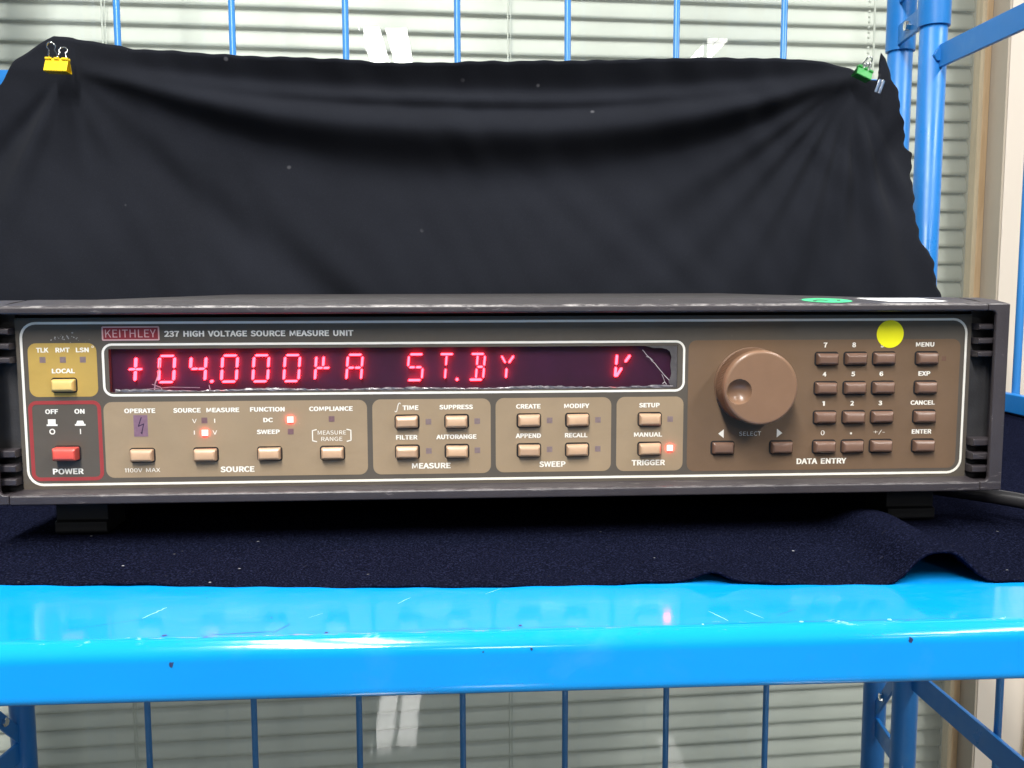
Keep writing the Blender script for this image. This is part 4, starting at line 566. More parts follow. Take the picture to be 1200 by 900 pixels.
# ================================================================== BLACK CLOTH
def lerp_tab(tab, x):
    if x <= tab[0][0]: return tab[0][1]
    for (a, b), (c, d) in zip(tab, tab[1:]):
        if x <= c: return b + (d - b) * (x - a) / (c - a)
    return tab[-1][1]
def sm(a, b, x):
    t = min(1, max(0, (x - a) / (b - a))); return t * t * (3 - 2 * t)
TOP = [(-480, 215), (-440, 235), (-416, 257), (-404, 277), (-386, 289), (-369, 299), (-353, 298), (-321, 291), (-299, 287), (-211, 281), (-122, 279), (-90, 276.5), (-61, 276), (30, 279), (185, 283), (299, 284), (335, 278), (350, 271), (354, 268.5), (361.5, 268), (364, 279), (366, 290), (368, 294), (371, 288), (379, 268), (385, 257)]
RIGHT = [(-30, 470), (20, 440), (60, 422), (73, 418), (112, 409), (118, 403), (129, 399), (156, 397), (185, 398), (203, 399), (207, 394), (226, 391), (257, 385), (268, 379), (300, 371)]
def fold_y(x, z):
    """how far the hanging cloth stands out towards the viewer, mm"""
    u = x / 350.0; v = 0.0
    # swags slung between the two clips
    w = max(0.0, 1 - u * u)
    v += 20 * w ** 0.5 * sm(252, 290, z)
    zc = 271 - 53 * w
    amp = 21 * w ** 0.8 + 1
    wd = 7 + 11 * w
    dz = z - zc
    v += amp * math.exp(-(dz / wd) ** 2) * (1.0 if dz < 0 else 1.0)
    v += 9 * w * math.exp(-((z - (271 - 25 * w)) / 6.5) ** 2)
    v -= 8 * w * math.exp(-((z - (270 - 90 * w)) / (11 + 7 * w)) ** 2)
    # folds fanning out of the right clip
    dx, dzz = x - 343, z - 272; r = math.hypot(dx, dzz)
    if r > 1:
        a = math.degrees(math.atan2(-dzz, -dx))     # 0 = straight left, 90 = straight down
        en = sm(20, 90, r) * math.exp(-(r / 260.0) ** 2)
        for a0, s0, h in ((16, 5, 4.5), (33, 5, 6.5), (46, 4, 4.5), (58, 4, 5.5), (71, 4, 5.0), (84, 4, 5.5), (99, 5, 8.0), (112, 5, 4.0)):
            v += 1.45 * h * en * math.exp(-((a - a0) / s0) ** 2)
    # folds from the left clip
    dx, dzz = x + 361, z - 272; r = math.hypot(dx, dzz)
    if r > 1:
        a = math.degrees(math.atan2(-dzz, dx))      # 0 = straight right, 90 = down
        en = sm(5, 70, r) * math.exp(-(r / 300.0) ** 2)
        for a0, s0, h in ((14, 4, 4.0), (38, 7, 2.2), (62, 7, 2.5), (80, 5, 2.0), (112, 6, 9.0), (128, 6, -6.0)):
            v += h * en * math.exp(-((a - a0) / s0) ** 2)
    v += 2.0 * math.sin(x / 61 + z / 83) + 1.5 * math.sin(x / 37 - z / 52 + 1)
    # lower part bellies forward, with a broad diagonal crease left of the middle
    v += 26 * sm(215, 60, z)
    q = (x + 120) * 0.8 + (z - 60) * 1.0
    v -= 9 * math.exp(-(q / 26) ** 2) * sm(230, 120, z) * sm(60, -60, x)
    v += 0.9 * math.sin((x + 0.6 * z) / 11 + 2.2 * math.sin(z / 31 + x / 53)) * math.sin(z / 47 + x / 90) + 0.35 * math.sin(x / 6.1 + z / 9.3 + 2 * math.sin(x / 40))
    return v
EDGE = [(-480, -48), (-186, -55), (-150, -58), (-94, -63), (-50, -67), (-14, -69), (59, -69), (66, -70), (74, -71), (104, -74), (143, -75), (183, -76), (260, -78), (480, -80)]
def shelf_z(x, y, fr):
    """height of the cloth lying on the shelf; fr = 1 at the front edge"""
    z = 0.0
    z += 12.0 * math.exp(-(abs(x - 152.0 - (y + 75) * 0.08) / 13.0) ** 3) * sm(60, -20, y) * (0.82 + 0.18 * sm(-20, -75, y))
    z += 4.0 * math.exp(-((x - 70) / 6.5) ** 2) * sm(-40, -72, y)
    z += 2.0 * math.exp(-((x + 20 + y) / 30) ** 2) * sm(0, -50, y) * 0.3
    z += 0.45 * math.sin(x / 17 + y / 23) * sm(-10, -50, y) + 0.4 * math.sin(x / 7.3 + 2 * math.sin(y / 14)) * sm(10, -40, y) * 0.6
    return max(z, -0.4) + 0.8
NC, NV, NH = 330, 120, 190
bm = bmesh.new(); G = []
for j in range(NV + 1):
    row = []; v = j / NV
    for i in range(NC + 1):
        u = i / NC
        z = 290 + (-12 - 290) * v
        x = -480 + u * (lerp_tab(RIGHT, z) + 480)
        zt = lerp_tab(TOP, x) + 0.6 * math.sin(x / 5.1) * math.sin(x / 13)
        z2 = 272 + (-12 - 272) * v + (zt - 272) * max(0.0, 1 - v * 5.5) ** 1.2
        x = -480 + u * (lerp_tab(RIGHT, z2) + 480 + 0.9 * math.sin(z2 / 5) + 0.8 * math.sin(z2 / 2.3 + 1))
        y = 470 - fold_y(x, z2)
        row.append(bm.verts.new((x, y, z2)))
    G.append(row)
def cloth_obj(G, m, label):
    bm_ = bm
    for A_, B_ in zip(G, G[1:]):
        for i in range(NC): bm_.faces.new((A_[i], B_[i], B_[i + 1], A_[i + 1]))
    o = finish('cloth', bm_, m, smooth=True)
    so = o.modifiers.new('thick', 'SOLIDIFY'); so.thickness = 0.0011; so.offset = 1
    tag(o, label, 'cloth'); return o
cloth_obj(G, M['cloth'], 'smooth black cloth hung behind the instrument by two binder clips')
bm = bmesh.new(); G = []
for j in range(0, NH + 1):
    row = []; t = j / NH
    for i in range(NC + 1):
        u = i / NC; x = -480 + u * (lerp_tab(RIGHT, -12) + 480)
        ye = lerp_tab(EDGE, x) + 0.35 * math.sin(x / 3.1) + 0.3 * math.sin(x / 7.7)
        y0 = 425
        k = 1 - (1 - t) ** 1.9
        y = y0 + (ye - y0) * k
        row.append(bm.verts.new((x, y, ZS + shelf_z(x, y, t))))
    G.append(row)
cloth_obj(G, M['mat'], 'linty black cloth spread on the shelf under the instrument')

bm = bmesh.new()
kp = [(90, 120, -14), (150, 62, -13), (190, 34, -12.5), (208, 20, -12.8), (226, 4, -13.6), (246, -18, -15.5), (275, -48, -18.5), (320, -85, -19.5)]
pts = []
for i in range(1, len(kp) - 2):
    p0, p1, p2, p3 = (Vector(kp[i + k]) for k in (-1, 0, 1, 2))
    for q in range(8):
        t_ = q / 8; pts.append(0.5 * ((2 * p1) + (p2 - p0) * t_ + (2 * p0 - 5 * p1 + 4 * p2 - p3) * t_ ** 2 + (3 * p1 - p0 - 3 * p2 + p3) * t_ ** 3))
tube_path(bm, pts + [Vector(kp[-1])], 3.4, 16)
cb = finish('cable', bm, mat_plain('black_cable_vinyl', (0.022, 0.021, 0.023, 1), 0.32, 0.15, 120), smooth=True)
tag(cb, 'black cable coming out from under the instrument beside its foot', 'cable')

# ================================================================== BINDER CLIPS
def binder_clip(x, y, z, rz, body_mat, label, w=20.0, h=12.5, extra=False):
    t = empty('binder_clip', (x, y, z)); t.rotation_euler = (0, rz, 0)
    tag(t, label, 'binder clip', 'binder clips holding the black cloth')
    bm = bmesh.new(); th = 0.5
    prof = [(-6.5, -h / 2), (-1.6, h / 2)]; 
    # folded spring: spine at the bottom, two leaves closing at the top, a curl at each jaw
    outer = [(-1.2, h / 2), (-6.2, -h / 2 + 0.8), (-5.6, -h / 2), (5.6, -h / 2), (6.2, -h / 2 + 0.8), (1.2, h / 2)]
    inner = [(0.7, h / 2), (5.6, -h / 2 + 1.0), (5.2, -h / 2 + 0.6), (-5.2, -h / 2 + 0.6), (-5.6, -h / 2 + 1.0), (-0.7, h / 2)]
    prism_x(bm, outer + inner, -w / 2, w / 2)
    finish('clip_body', bm, body_mat, t, bevel=0.25)
    for sgn in (-1, 1):
        bm = bmesh.new()
        for a, b in ((-w / 2, -w / 6 - 1), (-w / 6 + 1, w / 6 - 1), (w / 6 + 1, w / 2)):
            tube_path(bm, [(a, sgn * 1.9, h / 2 - 0.3), (b, sgn * 1.9, h / 2 - 0.3)], 1.25, 10)
        finish('jaw_curl', bm, body_mat, t, smooth=False, bevel=0.2)
    for k, (sgn, lean) in enumerate(((-1, -7.0), (1, 6.0))):
        bm = bmesh.new(); b0 = w * 0.20; pts = []
        H = 12 if not extra else 9.5
        base = [(-b0, 0), (-b0, 2.5), (-b0 * 0.62, 6.5), (-b0 * 0.95, H - 4)]
        arc = [(-b0 * 0.95 * math.cos(math.radians(a)), H - 4 + b0 * 0.95 * math.sin(math.radians(a))) for a in range(15, 180, 15)]
        pl = base + arc + [(-q[0], q[1]) for q in base[::-1]]
        off = 2.2 * sgn
        for px, pz in pl: pts.append((px + off, sgn * 1.9 + lean * pz / H, h / 2 - 0.2 + pz))
        tube_path(bm, pts, 0.62, 8); finish('wire_handle', bm, M['chrome'], t, smooth=True)
    return t
binder_clip(-357.5, 447, 268.5, 0.03, M['clip_y'], 'yellow binder clip with wire handles up on the cloth corner', 19, 11.5)
binder_clip(343, 449, 270, 0.42, M['clip_g'], 'green binder clip tilted on the cloth next to the post', 14.5, 9, True)
bm = bmesh.new()
for k in range(2): box(bm, -3.2 + 3.4 * k, -0.6 + 3.4 * k, -0.3, 0.3, -6, 6)
bmesh.ops.rotate(bm, verts=bm.verts, matrix=Matrix.Rotation(0.35, 3, 'Y'))
tg = finish('clip_tag', bm, M['chrome'], bevel=0.1); tg.location = (0.3575, 0.446, 0.2585)
tag(tg, 'small shiny metal tag on the cloth just below the green clip', 'tag')

# ================================================================== INSTRUMENT
unit = empty('source_measure_unit', (0, 0, ZS + 1.6))
tag(unit, 'brown bench instrument with red lit display on the black cloth', 'instrument')
UZ = ZS + 1.6
class U:                                     # parts are modelled in panel coordinates, then hung on the unit
    @staticmethod
    def add(name, bm, m, parent=None, label=None, **k):
        pr = k.pop('printed', False)
        if pr: o = finish_print(name, bm, m, None, label)
        else: o = finish(name, bm, m, None, label, **k)
        par = parent or unit
        o.parent = par
        if par is unit: o.location = (0, 0, -UZ * S)
        return o
A = U.add
# case
bm = bmesh.new(); box(bm, -209.5, 209.5, 4, 430, -7.0, 75.2)
A('case', bm, M['case'], bevel=1.5)
bm = bmesh.new(); box(bm, -207, 207, 3.2, 3.9, -3, 73); A('recess_shade_sheet', bm, M['dark'])  # black sheet paints the dark of the recess behind the lip
# rails of the moulded front frame
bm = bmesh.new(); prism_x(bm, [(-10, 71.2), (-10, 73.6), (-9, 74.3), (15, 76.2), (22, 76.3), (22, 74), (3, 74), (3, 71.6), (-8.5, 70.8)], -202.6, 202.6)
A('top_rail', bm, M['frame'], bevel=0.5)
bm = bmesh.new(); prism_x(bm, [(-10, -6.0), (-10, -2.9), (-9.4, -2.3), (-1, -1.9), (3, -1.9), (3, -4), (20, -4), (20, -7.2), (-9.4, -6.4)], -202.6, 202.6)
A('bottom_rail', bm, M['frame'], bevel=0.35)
for s in (-1, 1):
    bm = bmesh.new()
    o_ = [(202.8, -6.2), (212.2, -6.2), (212.2, 74.1), (202.8, 74.1), (202.8, 71.0)]
    o_ += [(204.4 + 2 * math.sin(math.radians(a)), 69.0 + 2 * math.cos(math.radians(a))) for a in (0, 30, 60, 90)]
    o_ += [(206.4 - 2 + 2 * math.cos(math.radians(a)), -0.2 - 2 * math.sin(math.radians(a))) for a in (0, 30, 60, 90)]
    o_ += [(202.8, -2.2)]
    prism_y(bm, [(s * x, z) for x, z in o_], -10, -7.6)
    cap = A('end_cap', bm, M['frame'], bevel=0.6)
    bm = bmesh.new()
    prism_x(bm, [(-7.6, -6.2), (-7.6, 74.1), (2, 75.4), (14, 76.2), (14, -6.2)], *sorted((s * 211.2, s * 212.2)))
    prism_x(bm, [(-7.6, 71.6), (-7.6, 74.2), (2, 75.4), (14, 76.2), (14, 71.6)], *sorted((s * 202.8, s * 211.15)))
    box(bm, *sorted((s * 202.8, s * 211.15)), -7.6, 14, -6.2, -2.6)
    A('side_wall', bm, M['frame'], cap)
    bm = bmesh.new(); box(bm, *sorted((s * 201.3, s * 211.1)), 1.2, 3, -2.5, 71.5); A('recess_back', bm, M['recess'], cap)
    for z0, z1 in ((62.6, 65.3), (56.5, 59.2), (50.9, 53.6), (12.2, 15.6), (6.2, 9.5), (0.6, 3.8)):
        bm = bmesh.new(); prism_x(bm, [(1.0, z0), (-4.6, z0 + 0.1), (-5.4, z0 + 0.5), (-5.4, z1 - 0.5), (-4.6, z1), (1.0, z1)], *sorted((s * 201.6, s * 211.1)))
        A('grip_rib', bm, M['frame'], cap, bevel=0.25)
for x, y in ((-182.5, 20), (182.5, 20), (-182.5, 390), (182.5, 390)):
    bm = bmesh.new(); prism_x(bm, [(y - 9, -7), (y - 9, UZ + 6), (y - 11, UZ + 5.4), (y - 11, UZ + 1.2), (y - 10, UZ + 0.2), (y + 12, UZ + 0.2), (y + 12, -7)], x - 11, x + 11)
    A('foot', bm, M['rubber'], bevel=0.6)

# front panel sheet with the window opening
WX0, WX1, WZ0, WZ1 = -164.4, 72.6, 38.3, 56.4
bm = bmesh.new()
for x0, x1, z0, z1 in ((-201.2, WX0, -1.9, 69.2), (WX1, 201.2, -1.9, 69.2), (WX0, WX1, -1.9, WZ0), (WX0, WX1, WZ1, 69.2)):
    box(bm, x0, x1, 0, 3.0, z0, z1)
bmesh.ops.remove_doubles(bm, verts=bm.verts, dist=0.001)
panel = A('front_panel', bm, M['panel'])
bm = bmesh.new(); ring(bm, -199, 199, 0, 67.1, 6.0, 1.0, -0.10, 0); A('border_line', bm, M['white'], panel, printed=True)
bm = bmesh.new(); ring(bm, -166.6, 75.4, 37.2, 58.2, 3.6, 0.95, -0.10, 0); A('window_outline', bm, M['white'], panel, printed=True)
bm = bmesh.new(); letters(bm, '237 HIGH VOLTAGE SOURCE MEASURE UNIT', -102.9, 62.5, 78.4, 2.45, -0.10, True); A('lettering', bm, M['white'], panel, printed=True)
# worn patch of adhesive above the ochre section
bm = bmesh.new()
for k in range(46):
    cx, cz = random.gauss(-182.5, 4.2), random.gauss(61.0, 0.8) - (random.random() < 0.25) * 2.4; q = random.uniform(0.08, 0.32)
    bm.faces.new([bm.verts.new((cx + q * random.uniform(.5, 1.6) * math.cos(a), -0.05 - k * 0.0006, cz + q * math.sin(a))) for a in (0, 1.1, 2.0, 3.1, 4.2, 5.3)])
A('adhesive_residue', bm, mat_plain('grey_residue', (0.33, 0.31, 0.29, 1), 0.6), panel, printed=True)
# badge
bm = bmesh.new(); prism_y(bm, rrect(-166.6, -143.4, 59.8, 65.7, 0.25), -0.2, 0); badge = A('nameplate', bm, M['badge'])
bm = bmesh.new(); ring(bm, -166.3, -143.7, 60.1, 65.4, 0.3, 0.55, -0.32, -0.2); A('plate_edge', bm, M['pink'], badge, printed=True)
bm = bmesh.new(); letters(bm, 'KEITHLEY', -155.05, 62.75, 20.4, 3.2, -0.26, False); A('lettering', bm, M['pink'], badge, printed=True)

# printed sections
def section(x0, x1, z0, z1, m, label, words, extra=None, r=3.4):
    bm = bmesh.new(); prism_y(bm, rrect(x0, x1, z0, z1, r), -0.10, 0); o = A('section_plate', bm, m, None, label)
    bm = bmesh.new()
    for w in words:
        s, cx, cz, ww, hh = w[:5]; letters(bm, s, cx, cz, ww, hh, -0.17, w[5] if len(w) > 5 else True)
    if extra: extra(bm)
    A('lettering', bm, M['white'], o, printed=True)
    return o
H1, H2 = 1.95, 2.45
section(-196.6, -169.1, 36.8, 58.9, M['ochre'], 'ochre section with remote status lamps',
        [('TLK', -190.7, 56.1, 5.0, H1), ('RMT', -182.6, 56.1, 5.7, H1), ('LSN', -174.7, 56.1, 5.2, H1), ('LOCAL', -182.7, 47.5, 9.3, H1)],
        lambda bm: ring(bm, -170.9, -170.2, 57.0, 57.7, 0.3, 0.2, -0.17, -0.1))
def src_extra(bm):
    for sgn in (-1, 1):
        x = -74.1 + sgn * 8.0
        stroke(bm, [(x - sgn * 1.7, 22.0), (x, 21.6), (x, 17.3), (x - sgn * 1.7, 16.9)], 0.42, -0.17, -0.12)
    for cx, cz in ((-122.3, 26.2), (-130.8, 21.3)): box(bm, cx - 0.2, cx + 0.2, -0.17, -0.12, cz - 0.85, cz + 0.85)
section(-167.4, -59.2, 2.6, 34.4, M['tan'], 'tan source section, lightest end of the panel',
        [('OPERATE', -152.7, 30.7, 12.7, H1), ('1100V MAX', -152.6, 5.7, 14.4, 1.7, False), ('SOURCE', -133.5, 30.7, 11.3, H1), ('MEASURE', -118.8, 30.7, 13.6, H1),
         ('V', -130.6, 26.2, 1.8, 1.7, False), ('V', -122.4, 21.3, 1.8, 1.7, False), ('FUNCTION', -100.5, 30.8, 14.4, H1), ('DC', -100.3, 26.3, 4.0, 1.9), ('SWEEP', -100.4, 21.3, 9.6, 1.9),
         ('COMPLIANCE', -74.2, 30.8, 18.3, H1), ('MEASURE', -74.0, 20.7, 11.8, 1.75, False), ('RANGE', -74.1, 18.0, 8.8, 1.75, False), ('SOURCE', -113.6, 5.6, 14.2, H2)], src_extra)
def int_sign(bm):
    p = [(-47.5, 29.5), (-47.2, 29.15), (-46.8, 29.4), (-46.6, 30.2), (-46.4, 31.1), (-46.2, 32.0), (-45.9, 32.75), (-45.5, 32.95), (-45.2, 32.6)]
    stroke(bm, p, 0.36, -0.17, -0.12)
section(-57.0, -7.2, 2.5, 34.5, M['tan'], 'tan measure section',
        [('TIME', -41.0, 30.9, 6.7, H1), ('SUPPRESS', -21.8, 31.0, 14.3, H1), ('FILTER', -42.7, 18.3, 9.1, H1), ('AUTORANGE', -21.8, 18.3, 17.2, H1), ('MEASURE', -32.5, 6.0, 16.5, H2)], int_sign)
section(-5.1, 44.3, 2.7, 34.6, M['tan'], 'tan sweep section',
        [('CREATE', 8.8, 31.0, 10.5, H1), ('MODIFY', 29.5, 31.0, 10.9, H1), ('APPEND', 8.8, 18.4, 10.9, H1), ('RECALL', 29.3, 18.4, 9.7, H1), ('SWEEP', 19.1, 6.0, 11.4, H2)])
section(46.6, 75.5, 2.5, 34.6, M['tan'], 'tan trigger section',
        [('SETUP', 60.7, 31.0, 9.0, H1), ('MANUAL', 60.3, 18.3, 12.3, H1), ('TRIGGER', 60.6, 6.1, 14.7, H2)])
def arrows(bm):
    for cx, sg in ((92.1, -1), (117.7, 1)):
        prism_y(bm, [(cx - sg * 1.15, 20.2), (cx - sg * 1.15, 16.4), (cx + sg * 1.25, 18.3)], -0.17, -0.12)
    box(bm, 149.0, 149.8, -0.17, -0.12, 17.4, 18.2)
section(77.3, 196.6, 2.0, 58.6, M['brown'], 'brown data entry section',
        [('SELECT', 104.8, 18.2, 9.6, 1.8, False), ('DATA ENTRY', 136.7, 5.8, 22.4, H2), ('7', 136.8, 56.3, 1.6, 2.1), ('8', 149.4, 56.3, 1.6, 2.1), ('9', 161.9, 56.2, 1.6, 2.1), ('4', 136.8, 43.7, 1.6, 2.0), ('5', 149.4, 43.7, 1.6, 2.0),
         ('6', 161.9, 43.7, 1.6, 2.0), ('1', 136.8, 31.0, 1.0, 2.0), ('2', 149.4, 31.0, 1.6, 2.0), ('3', 161.9, 31.0, 1.6, 2.0), ('0', 136.8, 18.2, 1.6, 2.1, False), ('+/-', 161.9, 18.2, 5.1, 2.0, False),
         ('MENU', 180.8, 56.3, 8.2, H1), ('EXP', 181.0, 43.7, 5.3, H1), ('CANCEL', 180.8, 31.0, 10.9, H1), ('ENTER', 180.9, 18.3, 8.9, H1)], arrows)
# power box
bm = bmesh.new(); ring(bm, -196.9, -169.1, 2.4, 34.4, 2.6, 1.5, -0.08, 0); pw = A('power_outline', bm, M['redline'], printed=True)
bm = bmesh.new()
for s, cx, cz, ww, hh in (('OFF', -188.3, 30.7, 5.2, 2.0), ('ON', -177.1, 30.7, 4.1, 2.0), ('POWER', -182.8, 5.6, 12.6, 2.45)): letters(bm, s, cx, cz, ww, hh, -0.1, True)
box(bm, -190.0, -186.9, -0.1, -0.05, 25.4, 27.5); box(bm, -190.6, -186.2, -0.1, -0.05, 24.7, 25.39)
prism_y(bm, [(-178.7, 25.4), (-175.4, 25.4), (-175.9, 26.8), (-178.2, 26.8)], -0.1, -0.05); box(bm, -179.2, -174.9, -0.1, -0.05, 24.7, 25.39)
ring(bm, -189.4, -187.5, 21.4, 23.3, 0.9, 0.5, -0.1, -0.05); box(bm, -177.3, -176.9, -0.1, -0.05, 21.2, 23.4)
A('lettering', bm, M['white'], pw, printed=True)

# push buttons
def button(x, z, m, label=None, depth=3.2, w=9.3, h=5.1):
    gx, gz = x, z; x += random.uniform(-0.12, 0.12); z += random.uniform(-0.1, 0.1); depth += random.uniform(-0.15, 0.15); tl = random.uniform(-0.022, 0.022); tp = random.uniform(-0.03, 0.03)
    bm = bmesh.new(); b0 = (w / 2, h / 2); d1 = depth - 1.1; t = (w / 2 - 0.8, h / 2 - 1.15)
    lv = [[bm.verts.new((x + sx * a, y, z + sz * b + dz)) for sx, sz in ((-1, -1), (1, -1), (1, 1), (-1, 1))] for (a, b), y, dz in ((b0, 0.5, 0), ((w / 2 - 0.05, h / 2 - 0.05), -d1, 0), (t, -depth, -0.25))]
    for P, Q in zip(lv, lv[1:]):
        for k in range(4): bm.faces.new((P[k], P[(k + 1) % 4], Q[(k + 1) % 4], Q[k]))
    bm.faces.new(lv[-1]); bm.faces.new(lv[0][::-1])
    for q in bm.verts: q.co.z += (q.co.x - x) * tl; q.co.y += (q.co.z - z) * tp * 2
    x, z = gx, gz
    o = A('push_button', bm, m, None, label, bevel=0.45, seg=3)
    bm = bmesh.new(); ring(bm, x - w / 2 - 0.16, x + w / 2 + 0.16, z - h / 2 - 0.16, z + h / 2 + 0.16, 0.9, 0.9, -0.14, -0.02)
    A('gap_shade_ring', bm, M['dark'], o, printed=True)  # flat dark ring paints the shaded gap around the button
R1, R2, R3, R4 = 50.3, 37.6, 24.9, 12.1
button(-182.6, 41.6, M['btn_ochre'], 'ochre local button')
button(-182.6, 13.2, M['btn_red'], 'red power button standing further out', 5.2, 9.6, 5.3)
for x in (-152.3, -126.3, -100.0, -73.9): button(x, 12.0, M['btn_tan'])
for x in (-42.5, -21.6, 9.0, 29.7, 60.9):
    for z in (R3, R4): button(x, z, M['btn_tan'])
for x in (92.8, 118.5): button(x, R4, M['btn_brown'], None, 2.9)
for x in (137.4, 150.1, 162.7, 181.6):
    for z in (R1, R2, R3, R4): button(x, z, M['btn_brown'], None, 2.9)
# indicator lamps
def lamp(x, z, on=False, m=None, w=2.4):
    bm = bmesh.new()
    if on: box(bm, x - 1.25, x + 1.25, -0.75, 0, z - 1.25, z + 1.25)
    else: box(bm, x - w / 2, x + w / 2, -0.18, 0, z - w / 2, z + w / 2)
    A('indicator_lamp', bm, M['led_on'] if on else (m or M['led_off']), None, 'lit red indicator lamp' if on else None)
for x in (-190.8, -182.7, -174.7): lamp(x, 52.1, False, M['led_off2'])
lamp(-126.5, 26.4); lamp(-126.4, 21.2, True); lamp(-91.1, 26.4, True); lamp(-91.1, 21.3); lamp(-74.0, 26.5)
for x in (-33.5, -12.9, 17.9, 38.6, 69.8):
    for z in (24.9, 12.4): lamp(x, z, (x > 60 and z < 20), M['led_off2'])
lamp(189.5, 50.1, False, M['btn_brown'], 1.9)
bm = bmesh.new(); box(bm, -155.4, -149.7, -0.2, 0, 19.9, 28.9); ow = A('operate_window', bm, M['op_win'])
bm = bmesh.new(); stroke(bm, [(-152.2, 27.9), (-153.5, 24.2), (-151.3, 25.2), (-152.3, 21.2)], 0.42, -0.26, -0.21); prism_y(bm, [(-152.8, 21.6), (-152.1, 20.7), (-151.8, 21.9)], -0.26, -0.21); A('bolt_sign', bm, M['bolt'], ow, printed=True)

# jog knob with finger dimple
KX, KZ, KR, KD = 104.7, 39.4, 15.9, 14.0
bm = bmesh.new(); N = 300; dx0, dz0, dr, dd = -9.2, -1.4, 5.2, 3.7
ringsK = []
def kr(r, y, kn=0.0):
    return [bm.verts.new((KX + (r + (kn if k % 2 else 0)) * math.cos(2 * math.pi * k / N), y, KZ + (r + (kn if k % 2 else 0)) * math.sin(2 * math.pi * k / N))) for k in range(N)]
ringsK.append(kr(KR + 0.2, 0)); ringsK.append(kr(KR + 0.2, -1.2)); ringsK.append(kr(KR + 0.1, -1.3, -0.35)); ringsK.append(kr(KR - 0.15, -10.5, -0.35)); ringsK.append(kr(KR - 0.15, -10.7)); ringsK.append(kr(KR - 0.25, -12.6))
for a in (20, 40, 60, 80): ringsK.append(kr(KR - 0.25 - 1.0 * (1 - math.cos(math.radians(a))), -12.6 - 1.3 * math.sin(math.radians(a))))
nf = 64
for i in range(1, nf):
    r = (KR - 1.25) * (1 - i / nf); rg = []
    for k in range(N):
        x, z = r * math.cos(2 * math.pi * k / N), r * math.sin(2 * math.pi * k / N); q = math.hypot(x - dx0, z - dz0)
        y = -KD + (0 if q >= dr else dd * (1 - (q / dr) ** 2) ** 0.6)
        rg.append(bm.verts.new((KX + x, y, KZ + z)))
    ringsK.append(rg)
for P, Q in zip(ringsK, ringsK[1:]):
    for k in range(N): bm.faces.new((P[k], P[(k + 1) % N], Q[(k + 1) % N], Q[k]))
bm.faces.new(ringsK[-1])
kn = A('jog_knob', bm, M['knob'], None, None, smooth=True)
e = kn.modifiers.new('e', 'EDGE_SPLIT'); e.split_angle = math.radians(38)

# display: board, raised segments, pane
bm = bmesh.new(); box(bm, WX0 - 0.5, WX1 + 0.5, 2.8, 3.1, WZ0 - 0.5, WZ1 + 0.5); A('display_board', bm, M['board'])
def seg_bar(bm, a, b, w, y0=1.15, y1=2.8):
    (ax, az), (bx, bz) = a, b; d = Vector((bx - ax, bz - az)); L = d.length; d /= L; n = Vector((-d.y, d.x)); c = w * 0.5
    P = [Vector(a), Vector(a) + d * c + n * c, Vector(b) - d * c + n * c, Vector(b), Vector(b) - d * c - n * c, Vector(a) + d * c - n * c]
    prism_y(bm, [(p.x, p.y) for p in P], y0, y1)
def digit(ch, cx, cz=47.8, w=6.1, h=10.9, slant=0.085, tk=0.82):
    X = lambda u, v: (cx + u * w / 2 + v * h / 2 * slant, cz + v * h / 2)
    g = 0.13
    seg = dict(a=((-1 + g, 1), (1 - g, 1)), d=((-1 + g, -1), (1 - g, -1)), f=((-1, 1 - g), (-1, g * .6)), e=((-1, -g * .6), (-1, -1 + g)), b=((1, 1 - g), (1, g * .6)), c=((1, -g * .6), (1, -1 + g)),
               g1=((-1 + g, 0), (-g * .4, 0)), g2=((g * .4, 0), (1 - g, 0)), i=((0, 0.88), (0, g)), l=((0, -g), (0, -0.88)),
               h=((-0.85, 0.85), (-0.22, 0.28)), j=((0.85, 0.85), (0.22, 0.28)), m=((-0.85, -0.85), (-0.15, -0.15)), k=((0.85, -0.85), (0.22, -0.22)))
    sets = {'+': 'g1 g2 i l', '0': 'a b c d e f', '4': 'f g1 g2 b c', 'u': 'f e g1 g2 i', 'A': 'a b c e f g1 g2', 'S': 'a f g1 g2 c d', 'T': 'a i l', 'B': 'a b c d g2 i l', 'Y': 'h j l', 'V': 'f e j m'}
    bm = bmesh.new()
    for s in sets[ch].split():
        p, q = seg[s]; seg_bar(bm, X(*p), X(*q), tk)
    A('display_digit', bm, M['seg'])
for ch, x in (('+', -154.4), ('0', -141.7), ('4', -128.9), ('0', -116.0), ('0', -103.1), ('0', -90.3), ('u', -77.4), ('A', -64.3), ('S', -38.8), ('T', -26.0), ('B', -12.9), ('Y', -0.2), ('V', 49.6)):
    digit(ch, x)
for x in (-123.5, -21.3):
    bm = bmesh.new(); prism_y(bm, [(x + 0.62 * math.cos(a * math.pi / 6), 42.5 + 0.62 * math.sin(a * math.pi / 6)) for a in range(12)], 1.6, 2.8); A('decimal_point', bm, M['seg'])
bm = bmesh.new(); prism_y(bm, [(WX0, WZ0), (WX1, WZ0), (WX1, WZ1), (WX0, WZ1)], 0.5, 0.9); pane = A('display_pane', bm, M['pane'])
